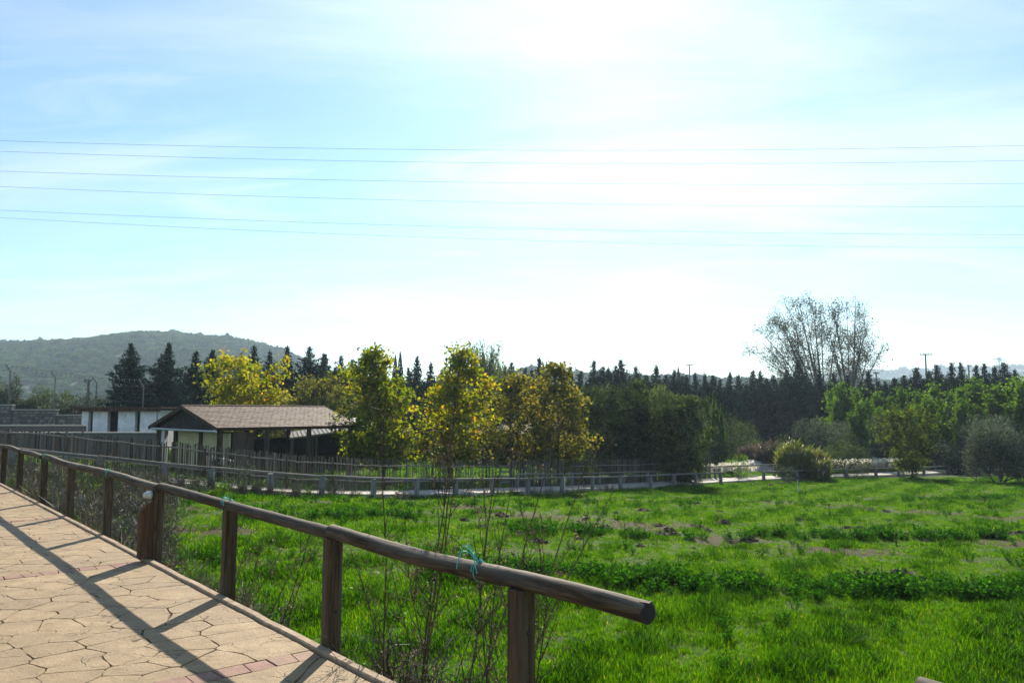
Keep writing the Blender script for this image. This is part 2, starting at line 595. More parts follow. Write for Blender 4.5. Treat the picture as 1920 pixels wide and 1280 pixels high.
M['poplar'] = mat_leaf('sparse poplar leaf', [(0.0, (0.05, 0.06, 0.03)), (0.5, (0.09, 0.105, 0.055)), (1.0, (0.17, 0.15, 0.07))], 0.4, (1.1, 1.1, 0.7), 0.015)
M['reed'] = mat_leaf('reed leaf', [(0.0, (0.05, 0.078, 0.016)), (0.5, (0.10, 0.14, 0.026)), (0.8, (0.17, 0.18, 0.05)), (1.0, (0.24, 0.18, 0.11))], 0.5, (1.2, 1.25, 0.6), 0.015)
M['reed_red'] = mat_leaf('russet reed', [(0.0, (0.04, 0.038, 0.028)), (0.5, (0.08, 0.07, 0.05)), (1.0, (0.16, 0.125, 0.10))], 0.35, (1.1, 1.05, 0.9), 0.015)
M['plume'] = mat_leaf('white plume', [(0.0, (0.5, 0.47, 0.38)), (1.0, (0.8, 0.78, 0.7))], 0.5, (1.0, 1.0, 0.95), 0.02)
M['wood_hill'] = mat_leaf('hill scrub', [(0.0, (0.010, 0.028, 0.010)), (0.5, (0.034, 0.078, 0.022)), (1.0, (0.085, 0.145, 0.040))], 0.3, (1.1, 1.2, 0.7), 0.0, 0.6)


def mat_field():
    t = NT('field soil and moss')
    g = t.n('ShaderNodeNewGeometry')
    f = t.noise(g.outputs['Position'], 0.8, 6, 0.6)
    f2 = t.noise(g.outputs['Position'], 6.0, 5, 0.65)
    c = t.ramp(f, [(0.3, (0.030, 0.055, 0.010)), (0.5, (0.045, 0.080, 0.014)), (0.72, (0.055, 0.070, 0.018))])
    c = t.mix(t.math('MULTIPLY', t.ramp(f2, [(0.5, (0, 0, 0)), (0.68, (1, 1, 1))]), 0.5), c, (0.036, 0.030, 0.016))
    c = t.mix(t.attr('var'), c, t.mix(f2, (0.030, 0.018, 0.009), (0.070, 0.043, 0.021)))
    return t.bsdf(c, 0.95, t.bump(f2, 0.8, 0.06), 0.15)


M['field'] = mat_field()
M['hill'] = mat_plain('hillside', (0.045, 0.062, 0.032), 0.95, 0.5, 0.06, bump=0.8)
M['far_hill'] = mat_plain('far hillside', (0.05, 0.065, 0.045), 0.95, 0.4, 0.02, bump=0.5)

# ------------------------------------------------------------------ the paths' lines and the lie of the land
U2 = np.array([-0.63756, 0.77040])          # along the near path, away from the viewer
N2 = np.array([0.77040, 0.63756])           # outwards, over the field
O2 = np.array([3.46509, 0.0])


def pw(s, t, z=0.0):
    """near path coordinates: s along, t across (0 = field edge, negative = on the path)"""
    p = O2 + U2 * s + N2 * t
    return np.array([p[0], p[1], z])


# lower path: (photo x, depth, surface z, rail-top z)
LP = [(-420, 22.5, 0.20), (-150, 23.5, 0.10), (0, 25.0, -0.02), (150, 26.0, -0.32), (300, 27.2, -0.66), (410, 28.0, -0.92), (510, 28.8, -1.15), (600, 30.2, -1.38),
      (687, 32.0, -1.60), (767, 34.0, -1.80), (840, 36.0, -1.98), (910, 38.0, -2.14), (1040, 41.5, -2.36), (1097, 43.2, -2.47), (1170, 45.8, -2.62), (1250, 49.0, -2.78), (1338, 53.0, -2.95),
      (1430, 56.5, -3.05), (1530, 59.0, -3.12), (1625, 61.0, -3.16), (1720, 63.5, -3.22), (1805, 67.0, -3.28), (1900, 73.0, -3.32), (2000, 82.0, -3.35), (2150, 100.0, -3.4)]
LPX = np.array([[xat(a, d), d, z] for a, d, z in LP])


def resample(P, step):
    P = np.asarray(P, float)
    seg = np.linalg.norm(np.diff(P[:, :2], axis=0), axis=1)
    s = np.concatenate([[0], np.cumsum(seg)])
    ss = np.arange(0, s[-1], step)
    # Catmull-like smoothing: linear interpolation followed by a box filter
    Q = np.stack([np.interp(ss, s, P[:, k]) for k in range(P.shape[1])], 1)
    w = max(1, int(2.0 / step))
    K = np.ones(2 * w + 1) / (2 * w + 1)
    E = np.pad(Q, ((w, w), (0, 0)), mode='edge')
    Q2 = np.stack([np.convolve(E[:, k], K, 'valid') for k in range(P.shape[1])], 1)
    Q2[:w] = Q[:w]
    Q2[-w:] = Q[-w:]
    return Q2


LPF = resample(LPX, 0.5)                      # front edge of the lower path
tg = nrm(np.gradient(LPF[:, :2], axis=0))
LPN = np.c_[-tg[:, 1], tg[:, 0]]              # away from the viewer
LPW = 2.1
ctrl = [(0, 9, -1.9), (5, 9, -2.05), (12, 9, -2.2), (20, 12, -2.4), (0, 14, -2.05), (6, 16, -2.15), (14, 18, -2.35), (26, 22, -2.6), (-3, 17, -1.75), (2, 22, -2.05), (10, 26, -2.3),
        (20, 32, -2.6), (34, 36, -2.85), (-2, 27, -1.95), (4, 33, -2.2), (-7, 20, -1.25), (-5, 24, -1.45), (-10, 22, -1.15), (-13, 20.5, -1.0), (-11, 18.5, -1.3), (-18, 23, -0.5), (-30, 24, 0.0),
        (-20, 34, -0.6), (-14, 38, -1.35), (-10, 42, -1.7), (-4, 44, -2.0), (0, 50, -2.35), (-25, 44, -0.55), (-33, 48, -0.2), (-42, 60, 0.2), (-24, 55, -0.6), (-12, 60, -1.6), (8, 56, -2.8), (20, 66, -3.1),
        (38, 80, -3.3), (60, 90, -3.4), (0, 80, -2.6), (-20, 85, -1.2), (-45, 90, 0.2), (0, 115, -2.9), (30, 115, -3.3), (70, 120, -3.4), (-40, 120, 0.0), (30, 48, -2.95), (40, 56, -3.1), (55, 60, -3.2), (40, 30, -2.8), (45, 10, -2.7), (-5, -8, -1.0), (20, -8, -2.2), (-30, 5, -1.0), (-40, 25, 0.0)]
lp_c = [(p[0], p[1], p[2] - 0.14) for p in LPF[::7] if p[1] < 90] + [(p[0] + n[0] * LPW, p[1] + n[1] * LPW, p[2] - 0.10) for p, n in zip(LPF[::7], LPN[::7]) if p[1] < 90]
CT = np.array(ctrl + lp_c, float)


def _rbf():
    n = len(CT)
    D = np.linalg.norm(CT[:, None, :2] - CT[None, :, :2], axis=-1)
    A = np.zeros((n + 3, n + 3))
    A[:n, :n] = -D + np.eye(n) * -0.05 * 0
    A[:n, n:] = np.c_[np.ones(n), CT[:, :2]]
    A[n:, :n] = A[:n, n:].T
    return np.linalg.solve(A, np.concatenate([CT[:, 2], np.zeros(3)]))


RW = _rbf()


def _n2(x, y, s, seed):
    r = np.random.default_rng(seed)
    out = 0
    for k in range(5):
        a = r.uniform(0, 6.28)
        ph = r.uniform(0, 6.28)
        fr = s * (1.0 + 0.6 * k)
        out = out + np.sin((x * np.cos(a) + y * np.sin(a)) * fr + ph) / (1 + 0.5 * k)
    return out / 2.5


def ground_z(x, y):
    x = np.atleast_1d(np.asarray(x, float))
    y = np.atleast_1d(np.asarray(y, float))
    cx = np.clip(x, -48, 72)
    cy = np.clip(y, -8, 125)
    D = np.hypot(cx[:, None] - CT[None, :, 0], cy[:, None] - CT[None, :, 1])
    z = -D @ RW[:len(CT)] + RW[-3] + RW[-2] * cx + RW[-1] * cy
    far = np.clip((np.hypot(x, y) - 130) / 150, 0, 1)
    z = z * (1 - far) + (-3.0) * far
    z = z + 0.05 * _n2(x, y, 1.3, 3) * (1 - far)
    # embankment that carries the near path
    rel = np.stack([x, y], 1) - O2
    q = rel @ N2
    qi = -5.2 - q
    bank_out = -0.10 - np.clip(q, 0, None) * 0.95
    bank_in = -0.10 - np.clip(qi, 0, None) * 0.9
    bank = np.where((q <= 0) & (qi <= 0), -0.22, np.where(q > 0, bank_out, bank_in))
    s = rel @ U2
    bank = np.where(s > 40, -9, bank)
    return np.maximum(z, bank)


def gz(x, y):
    return float(ground_z([x], [y])[0])


def grow(a, b, step, far, n):
    core = np.arange(a, b + step, step)
    k = np.linspace(0, 1, n + 1)[1:]
    out = (far - b) * (k ** 3)
    return np.concatenate([(a - out)[::-1], core, b + out])


gx = grow(-50, 74, 0.8, 5000, 22)
gy = grow(-12, 126, 0.8, 5000, 22)
XX, YY = np.meshgrid(gx, gy)
zz = np.concatenate([ground_z(a, b) for a, b in zip(np.array_split(XX.ravel(), 20), np.array_split(YY.ravel(), 20))])
# keep the sheet under the slab of the lower path
lpxy = LPF[:, :2] + LPN * (LPW / 2)
for k in range(0, len(lpxy)):
    dd = np.hypot(XX.ravel() - lpxy[k, 0], YY.ravel() - lpxy[k, 1])
    w = np.clip((1.7 - dd) / 0.6, 0, 1)
    zz = np.where(w > 0, np.minimum(zz, LPF[k, 2] - 0.16), zz)
b = MB()
nx, ny = len(gx), len(gy)
i = np.arange(ny - 1)[:, None] * nx
j = np.arange(nx - 1)[None, :]
q = np.stack([i + j, i + j + 1, i + nx + j + 1, i + nx + j], -1).reshape(-1, 4)
xr_, yr_ = XX.ravel(), YY.ravel()
bare_ = _n2(xr_, yr_, 0.55, 23) + .5 * _n2(xr_, yr_, 2.0, 24)
bare_ = np.where((yr_ > 19) & (yr_ < 46), np.clip((bare_ - .40) / .35, 0, 1), 0.0)
b.add(np.c_[xr_, yr_, zz], q, bare_)
g = b.build('ground', M['field'], smooth=True)
tag(g, kind='structure')

# ------------------------------------------------------------------ near path: slab, flagstones, brick bands, kerb
S_POST = [5.43, 7.57, 9.66, 11.97, 14.36, 16.86, 19.33, 22.2, 24.7]     # posts from the viewer outwards
PATH_W = 5.0
b = MB()
c = [pw(-9, 0), pw(38, 0), pw(38, -PATH_W), pw(-9, -PATH_W)]
top = np.array([[p[0], p[1], -0.016] for p in c])
bot = np.array([[p[0], p[1], -0.32] for p in c])
b.add(np.vstack([top, bot]), [[0, 1, 2, 3], [7, 6, 5, 4], [0, 4, 5, 1], [1, 5, 6, 2], [2, 6, 7, 3], [3, 7, 4, 0]])
path = b.build('path', M['grout'])
tag(path, kind='structure')


def clip_poly(poly, a, n):
    """keep the side where (p-a).n <= 0"""
    out = []
    d = (poly - a) @ n
    for k in range(len(poly)):
        p, q_ = poly[k], poly[(k + 1) % len(poly)]
        d0, d1 = d[k], d[(k + 1) % len(poly)]
        if d0 <= 0:
            out.append(p)
        if d0 * d1 < 0:
            out.append(p + (q_ - p) * d0 / (d0 - d1))
    return np.array(out)


def in_view(p, m=60):
    v = np.asarray(p) - CAM
    w = v @ FW
    if w < 0.3:
        return False
    x = 960 + FPX * v[0] / w
    y = 640 - FPX * (v @ UP) / w
    return -m < x < 1920 + m and -m < y < 1280 + m


band_s = [7.57 - 4.4, 7.50, 11.90, 16.80, 21.6, 26.4, 31.2]
BW = 0.20
zones = []
edges = [-9.0] + band_s + [36.0]
for k in range(len(edges) - 1):
    lo = edges[k] + (BW / 2 if k > 0 else 0)
    hi = edges[k + 1] - (BW / 2 if k + 1 < len(edges) - 1 else 0)
    zones.append((lo, hi))
r_st = np.random.default_rng(11)
stones = []
for lo, hi in zones:
    W = PATH_W - 0.10
    g_ = 0.345
    seeds = []
    ns, ntt = max(2, int((hi - lo) / (g_ * 0.80))), int(W / (g_ * 1.05))
    for a in range(-1, ns + 1):
        for c_ in range(-1, ntt + 1):
            seeds.append((lo + (a + 0.5 + r_st.uniform(-.40, .40)) * (hi - lo) / ns, -0.085 - (c_ + 0.5 + (0.5 if a % 2 else 0) + r_st.uniform(-.36, .36)) * W / ntt))
    seeds = np.array([p for p in seeds if lo + .04 < p[0] < hi - .04 and -PATH_W < p[1] < -0.13])
    for k, p in enumerate(seeds):
        if not (lo < p[0] < hi and -PATH_W < p[1] < -0.08):
            continue
        poly = np.array([[lo, -PATH_W], [hi, -PATH_W], [hi, -0.085], [lo, -0.085]])
        gap = 0.0034 + r_st.uniform(0, 0.0045)
        for a, n_ in (((lo + gap, 0), (-1, 0)), ((hi - gap, 0), (1, 0)), ((0, -0.085 - gap), (0, 1))):
            poly = clip_poly(poly, np.array(a), np.array(n_, float))
        dd = np.hypot(*(seeds - p).T)
        for m in np.argsort(dd)[1:22]:
            n_ = seeds[m] - p
            L_ = np.linalg.norm(n_)
            n_ = n_ / L_
            if len(poly) < 3:
                break
            poly = clip_poly(poly, p + n_ * (L_ / 2 - gap), n_)
        if len(poly) < 3:
            continue
        # drop tiny edges and wobble the outline a little
        keep = [poly[t] for t in range(len(poly)) if np.linalg.norm(poly[t] - poly[t - 1]) > 0.025]
        if len(keep) < 3:
            continue
        poly = np.array(keep)
        fine = []
        for t in range(len(poly)):
            p0, p1 = poly[t], poly[(t + 1) % len(poly)]
            L_ = np.linalg.norm(p1 - p0)
            fine.append(p0)
            if L_ > 0.12:
                nn = np.array([-(p1 - p0)[1], (p1 - p0)[0]]) / L_
                for ff in ((.3, .65) if L_ > .2 else (.5,)):
                    fine.append(p0 + (p1 - p0) * ff + nn * r_st.uniform(-.012, .004))
        poly = np.array(fine)
        wpts = np.array([pw(a, c_)[:2] for a, c_ in poly])
        stones.append(wpts)
stones = [s_[::-1] if np.sum(s_[:, 0] * np.roll(s_[:, 1], -1) - np.roll(s_[:, 0], -1) * s_[:, 1]) < 0 else s_ for s_ in stones]


def scr_area(s_):
    P = np.c_[s_, np.zeros(len(s_))]
    if not in_view(P.mean(0)):
        return 0
    v = P - CAM
    w = v @ FW
    x, y = FPX * v[:, 0] / w, FPX * (v @ UP) / w
    return abs(np.sum(x * np.roll(y, -1) - np.roll(x, -1) * y)) / 2


ar = np.array([scr_area(s_) for s_ in stones])
order = np.argsort(-ar)
rest = MB()
for rank, k in enumerate(order):
    s_ = stones[k]
    h = 0.0 + r_st.uniform(-0.0015, 0.0015)
    if rank < 290 and ar[k] > 0:
        c = s_.mean(0)
        bb = MB()
        bb.prism(s_ - c, -0.02, h, top_in=0.012)
        bb.build('paving_stone', M['flag'], path, loc=(c[0], c[1], 0))
    else:
        rest.prism(s_, -0.02, h, top_in=0.012)
o = rest.build('paving_stones', M['flag'], path)
tag(o, kind='stuff')
brest = MB()
for s0 in band_s:
    t = -0.09
    sk = 0.0
    while t > -PATH_W + 0.1:
        w = r_st.uniform(0.155, 0.20)
        sk2 = r_st.uniform(-0.012, 0.012)
        poly = np.array([[s0 - BW / 2 + .006, t - .004 + sk], [s0 - BW / 2 + .006, t - w + .004 + sk2], [s0 + BW / 2 - .006, t - w + .004 - sk2], [s0 + BW / 2 - .006, t - .004 - sk]])
        sk = sk2
        wp = np.array([pw(a, c_)[:2] for a, c_ in poly])
        if np.sum(wp[:, 0] * np.roll(wp[:, 1], -1) - np.roll(wp[:, 0], -1) * wp[:, 1]) < 0:
            wp = wp[::-1]
        c = wp.mean(0)
        bb = MB()
        h = 0.001 + r_st.uniform(-.003, .003)
        if in_view((*c, 0)):
            bb.prism(wp - c, -0.02, h, top_in=0.02)
            bb.build('brick', M['brick'], path, loc=(c[0], c[1], 0))
        else:
            brest.prism(wp, -0.02, h, top_in=0.02)
        t -= w
tag(brest.build('bricks', M['brick'], path), kind='stuff')
# kerb strip in lengths
s = -6.0
while s < 37:
    L_ = r_st.uniform(1.9, 2.5)
    bb = MB()
    n = 9
    xs = np.linspace(0.004, L_ - 0.004, n)
    wob = r_st.uniform(-.004, .004, n)
    prof = [(-0.072, -0.02), (-0.072, 0.016), (-0.062, 0.024), (-0.008, 0.024), (0.0, 0.016), (0.0, -0.26)]
    V = np.array([[x, a + wv, z + wv * .5] for x, wv in zip(xs, wob) for a, z in prof])
    m = len(prof)
    F = [[k * m + a, (k + 1) * m + a, (k + 1) * m + a + 1, k * m + a + 1] for k in range(n - 1) for a in range(m - 1)]
    F += [list(range(m)), list(range((n - 1) * m + m - 1, (n - 1) * m - 1, -1))]
    bb.add(V, F)
    p = pw(s, 0)
    # local x along the path, local y outwards (mirrored frame, so build with explicit rotation)
    V2 = np.array([pw(s + v[0], v[1], v[2]) - p for v in V])
    bb.v = [V2]
    k = bb.build('kerb', M['kerb'], path, loc=p)
    s += L_

# ------------------------------------------------------------------ near log fence
RAILZ = 0.812
ang_u = math.atan2(U2[1], U2[0])


def rail_z(s):
    return RAILZ + 0.0028 * max(0, s - 7)


def log_mesh(L, r0, r1, seed, bend=0.012, sides=18, knots=True):
    r_ = np.random.default_rng(seed)
    n = max(6, int(L / 0.10))
    xs = np.linspace(0, L, n)
    y = bend * np.sin(xs / L * math.pi * r_.uniform(1, 2) + r_.uniform(0, 6))
    z = bend * 0.7 * np.sin(xs / L * math.pi * r_.uniform(1, 2.4) + r_.uniform(0, 6))
    an = np.arange(sides) * 2 * math.pi / sides
    b = MB()
    R = np.interp(xs, [0, L], [r0, r1])[:, None] * (1 + 0.02 * np.sin(3 * an + r_.uniform(0, 6))[None, :] + 0.012 * np.sin(2 * an[None, :] + xs[:, None] * 2.1 + r_.uniform(0, 6)))
    R = R + r_.normal(0, 0.0009, R.shape)
    # a weather split running along the log
    k0 = r_.integers(0, sides)
    R[:, k0] -= 0.010 * np.clip(np.sin(xs * 3 + r_.uniform(0, 6)), 0, 1)
    V = np.stack([np.repeat(xs[:, None], sides, 1), y[:, None] + R * np.cos(an), z[:, None] + R * np.sin(an)], -1)
    i = np.arange(n - 1)[:, None] * sides
    j = np.arange(sides)[None, :]
    k = (j + 1) % sides
    b.add(V.reshape(-1, 3), np.stack([i + j, i + k, i + sides + k, i + sides + j], -1).reshape(-1, 4))
    for e, sgn in ((0, -1), (n - 1, 1)):     # slightly dished, cracked ends
        ring = V[e]
        c = ring.mean(0)
        inner = c + (ring - c) * 0.82
        inner[:, 0] += sgn * 0.004
        cc = c + np.array([-sgn * 0.004, 0, 0])
        VV = np.vstack([ring, inner, cc[None]])
        Fs = []
        for t in range(sides):
            t2 = (t + 1) % sides
            Fs.append([t, t2, sides + t2, sides + t] if sgn > 0 else [t, sides + t, sides + t2, t2])
            Fs.append([sides + t, sides + t2, 2 * sides] if sgn > 0 else [sides + t2, sides + t, 2 * sides])
        b.add(VV, Fs)
    return b


def post_mesh(w, h, z0, seed, d=None):
    """square sawn post with softened corners, its top cut to carry a rail"""
    r_ = np.random.default_rng(seed)
    d = d or w
    e = 0.010
    a, c = w / 2, d / 2
    prof = [(-a + e, -c), (a - e, -c), (a, -c + e), (a, c - e), (a - e, c), (-a + e, c), (-a, c - e), (-a, -c + e)]
    b = MB()
    zs = np.linspace(z0, h, 12)
    V = []
    for z in zs:
        k = 1 + r_.normal(0, 0.004)
        V += [[x * k + 0.002 * math.sin(z * 5 + seed), y * k, z] for x, y in prof]
    m = len(prof)
    F = [[k * m + t, k * m + (t + 1) % m, (k + 1) * m + (t + 1) % m, (k + 1) * m + t] for k in range(len(zs) - 1) for t in range(m)]
    F += [list(range(m))[::-1], list(range((len(zs) - 1) * m, len(zs) * m))]
    b.add(V, F)
    return b


def post_rot():
    return (0, 0, ang_u)


fence = empty('log_fence', pw(7.57, 0.07, 0), 0, 'brown round-log handrail fence on square posts along the paved path edge', 'fence')
for k, s in enumerate(S_POST):
    h = rail_z(s) - 0.034
    o = post_mesh(0.112, h, -0.55, 100 + k).build('post', M['post'], fence)
    o.matrix_parent_inverse = Matrix.Identity(4)
    p = pw(s, 0.06)
    o.location = Vector(p) - fence.location
    o.rotation_euler = (0, 0, ang_u + r_st.uniform(-.05, .05))
for k, s in enumerate(S_POST):
    for zz_ in (0.56, 0.24):
        bb = MB()
        bb.tube([[0, 0, 0], [-0.006, 0, 0]], 0.011, 8)
        o = bb.build('bolt', M['plastic_dark'], fence)
        p = pw(s, 0.06) - np.array([U2[0], U2[1], 0]) * 0.0562
        o.location = Vector((p[0], p[1], zz_ + 0.02 * (k % 3))) - fence.location
        o.rotation_euler = (0, 0, ang_u)
rails = [(4.57, 7.60, 0.049, 0.052), (7.615, 11.93, 0.047, 0.051), (11.945, 16.8, 0.049, 0.052), (16.815, 19.5, 0.050, 0.047), (19.515, 22.3, 0.046, 0.050), (22.315, 26, 0.05, 0.05)]
for k, (a, c, r0, r1) in enumerate(rails):
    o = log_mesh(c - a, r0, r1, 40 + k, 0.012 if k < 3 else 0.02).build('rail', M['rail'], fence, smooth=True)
    p0 = pw(a, 0.06, rail_z(a))
    p1 = pw(c, 0.06, rail_z(c))
    o.location = Vector(p0) - fence.location
    d_ = Vector(p1 - p0)
    o.rotation_euler = (0, -math.atan2(d_.z, math.hypot(d_.x, d_.y)), ang_u)
# loose splinter at the sawn end of the nearest log
bb = MB()
e0 = pw(4.57, 0.06, rail_z(4.57)) - np.array(fence.location)
uu = np.array([-U2[0], -U2[1], 0])
nn = np.array([N2[0], N2[1], 0])
sp = [e0 - uu * 0.04 + np.array([0, 0, .047]) - nn * .010, e0 + uu * 0.024 + np.array([0, 0, .052]) - nn * .012, e0 + uu * 0.016 + np.array([0, 0, .056]) + nn * .010, e0 - uu * 0.04 + np.array([0, 0, .051]) + nn * .008]
sp = np.array(sp)
bb.add(np.vstack([sp, sp - [0, 0, .008]]), [[0, 1, 2, 3], [7, 6, 5, 4], [0, 4, 5, 1], [1, 5, 6, 2], [2, 6, 7, 3], [3, 7, 4, 0]])
bb.build('splinter', M['rail'], fence)

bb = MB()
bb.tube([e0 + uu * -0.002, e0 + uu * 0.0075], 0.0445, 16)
bb.build('sawn_end_shade', M['dark_board'], fence)  # near-black disc that paints shade onto the log's end grain

# second length of the same railing, its start at the lower right
f2 = empty('log_fence', pw(3.0, 0.06, 0), 0, 'short end of a second log rail at the lower right corner', 'fence')
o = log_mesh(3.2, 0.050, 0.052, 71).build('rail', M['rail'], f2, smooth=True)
p0 = pw(3.41, 0.06, 0.790)
o.location = Vector(p0) - f2.location
o.rotation_euler = (0, 0, ang_u + math.pi)
for s in (3.22, 1.2):
    o = post_mesh(0.112, 0.756, -0.55, 130).build('post', M['post'], f2)
    o.location = Vector(pw(s, 0.06)) - f2.location
    o.rotation_euler = (0, 0, ang_u)

# bulkhead lamp on a wooden block against the fourth post
lp = empty('post_lamp', pw(11.97, -0.003, 0), ang_u, 'white ribbed lamp above a chamfered brown wooden block beside the railing post', 'lamp')
bb = MB()
w, dep, h = 0.10, 0.15, 0.66       # local x along the path, local y towards ... the path side is +y after rotation
prof = [(0, 0.03), (0, h), (0.055, h), (0.13, h - 0.085), (0.142, h - 0.12), (0.142, 0.03)]
V = [[-w / 2, y, z] for y, z in prof] + [[w / 2, y, z] for y, z in prof]
m = len(prof)
F = [[k, (k + 1) % m, m + (k + 1) % m, m + k] for k in range(m)] + [list(range(m))[::-1], list(range(m, 2 * m))]
bb.add(V, F)
o = bb.build('block', M['block'], lp)
o.location = (0, -0.005, 0)
bv = o.modifiers.new('bevel', 'BEVEL')
bv.width = 0.006
bb = MB()
n, sd_ = 9, 16
ths = np.linspace(0.03, math.pi / 2, n)
R = 0.048
pts = []
V = []
for a in ths:
    for p in range(sd_):
        q_ = p / sd_ * 2 * math.pi
        V.append([R * 1.0 * math.sin(a) * math.cos(q_), 0.105 - 0.095 * (1 - math.cos(a)), 0.745 + R * math.sin(a) * math.sin(q_)])
F = [[k * sd_ + p, k * sd_ + (p + 1) % sd_, (k + 1) * sd_ + (p + 1) % sd_, (k + 1) * sd_ + p] for k in range(n - 1) for p in range(sd_)]
F += [list(range(sd_))[::-1], list(range((n - 1) * sd_, n * sd_))]
bb.add(V, F)
glass = bb.build('lamp_glass', M['glass_white'], lp, smooth=True)
bb = MB()
for yy in (0.03, 0.065, 0.088):
    rr = R * math.sqrt(max(0.05, 1 - ((yy - 0.01) / 0.095) ** 2)) + 0.003
    an = np.linspace(0, 2 * math.pi, 17)
    bb.tube(np.c_[rr * np.cos(an), np.full(17, yy), 0.745 + rr * np.sin(an)], 0.0035, 6, False)
bb.build('lamp_cage', M['zinc'], lp)
bb = MB()
an = np.linspace(0, 2 * math.pi, 17)[:-1]
bb.tube([[0, -0.004, 0.745], [0, 0.014, 0.745]], 0.054, 16)
bb.build('lamp_base', M['plastic_dark'], lp)


# turquoise twine knotted round the rail
def twine(s, label, big=1.0, seed=0):
    r_ = np.random.default_rng(seed)
    e = empty('twine', pw(s, 0.06, rail_z(s)), ang_u, label, 'twine', 'turquoise twine tied to the log rail')
    b = MB()
    an = np.linspace(0, 2 * math.pi, 28)
    for k in range(2):
        rr = 0.0545
        b.tube(np.c_[0.012 * np.sin(an * 0.5 + k) + k * 0.012, rr * np.cos(an), rr * np.sin(an)], 0.0028, 5, False)
    b.build('loop', M['twine'], e)
    b = MB()
    for k in range(4):
        t = np.linspace(0, 1, 9)[:, None]
        d0 = np.array([r_.uniform(-1, 1), r_.uniform(-.3, 1.0), r_.uniform(-.1, .9)])
        d0 = d0 / np.linalg.norm(d0)
        P = np.array([0, 0.02, 0.055]) + d0 * t * 0.10 * big + np.array([0, 0.03, 0.05]) * np.sin(t * 3.1) * big + np.array([0, 0.02, -0.06]) * t ** 2 * big
        b.tube(P, np.linspace(0.0035, 0.0025, 9), 5)
    b.tube([[-.01, .0, .054], [.0, .008, .064], [.012, .0, .054]], 0.008, 6)
    b.build('knot', M['twine'], e)


twine(5.78, 'bright turquoise twine with long loose ends on the rail nearest the viewer', 1.25, 4)
twine(9.63, 'turquoise twine knot on the rail above the third post from the sawn end', 0.7, 8)
twine(14.3, 'small pale turquoise twine knot on the rail left of the lamp post', 0.35, 9)
twine(19.2, 'tiny turquoise twine knot on the rail at the far left', 0.35, 12)

# ------------------------------------------------------------------ lower path and its fences
b = MB()
n = len(LPF)
hw = np.full(n, LPW)
Ft = np.c_[LPF[:, :2], LPF[:, 2]]
Bt = np.c_[LPF[:, :2] + LPN * LPW, LPF[:, 2] + 0.02]
dn = np.array([0, 0, 0.36])
V = np.concatenate([Ft, Bt, Bt - dn, Ft - dn])
i = np.arange(n - 1)
F = np.concatenate([np.stack([i + a * n, i + 1 + a * n, i + 1 + c_ * n, i + c_ * n], 1) for a, c_ in ((0, 1), (1, 2), (3, 0))])
b.add(V, F)
o = b.build('lower_path', M['concrete'])
tag(o, kind='structure')


def lp_at(px, off=0.0):
    """point on the lower path's front edge seen at photo column px, moved `off` metres away from the viewer"""
    x = 960 + FPX * LPF[:, 0] / LPF[:, 1]
    k = int(np.argmin(np.abs(x - px)))
    p = LPF[k].copy()
    p[:2] += LPN[k] * off
    return p, math.atan2(tg[k][1], tg[k][0])


def rail_fence(name, pxs, off, hgt, label, rails_h=(0.62,), pw_=0.16, gap=None, r=0.055, seed=0, group=None):
    r_ = np.random.default_rng(seed)
    pts = [lp_at(px, off) for px in pxs]
    mid = pts[len(pts) // 2][0]
    e = empty(name, mid, 0, label, 'fence', group)
    base = np.array(mid)
    P = []
    for k, (p, a) in enumerate(pts):
        o = inst('post', post_variants[k % 3], e, p - base, (r_.uniform(-.03, .03), r_.uniform(-.03, .03), a + r_.uniform(-.2, .2)), (pw_ / 0.16, pw_ / 0.16, (hgt + 0.3) / 1.0))
        P.append(p)
    for h in rails_h:
        for k in range(0, len(P) - 1, 2):
            q0 = P[k] + [0, 0, h]
            q1 = P[min(k + 2, len(P) - 1)] + [0, 0, h]
            d_ = q1 - q0
            L_ = np.linalg.norm(d_)
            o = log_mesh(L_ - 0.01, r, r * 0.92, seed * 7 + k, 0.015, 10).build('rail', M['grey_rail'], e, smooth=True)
            o.location = Vector(q0 - base)
            o.rotation_euler = (0, -math.asin(d_[2] / L_), math.atan2(d_[1], d_[0]))
    return e


post_variants = [post_mesh(0.16, 0.70, -0.30, 200 + k).mesh('post', M['grey_post']) for k in range(3)]
HF = 0.62
rail_fence('rail_fence', [-150, -60, 46, 120, 188, 300, 411, 510, 600, 687, 767, 840, 910, 975, 1040, 1097, 1152, 1205, 1250, 1295, 1338], -0.35, 0.60,
           'long weathered rail fence on the near side of the lower path', (HF + 0.02,), 0.17, r=0.058, seed=3)
rail_fence('rail_fence', [1015, 1068, 1120, 1168, 1213, 1257, 1297], 1.95, 0.66, 'grey rail fence between the lower path and the palings', (0.70,), 0.16, seed=4)
rail_fence('rail_fence', [1338, 1376, 1390, 1417, 1480, 1540], 1.9, 0.78, 'low rail fence behind the bushes right of the palings end', (0.84,), 0.17, seed=5)
rail_fence('rail_fence', [1422, 1480, 1526, 1570, 1626, 1672, 1720, 1762, 1807, 1850, 1900, 1960], -0.3, 0.50, 'rail fence in front of the white flower bed and round olive', (0.53,), 0.17, seed=6)
rail_fence('rail_fence', [1700, 1750, 1795, 1840, 1890, 1950], 2.3, 0.72, 'farther rail fence behind the path at the right edge', (0.78,), 0.17, seed=8)

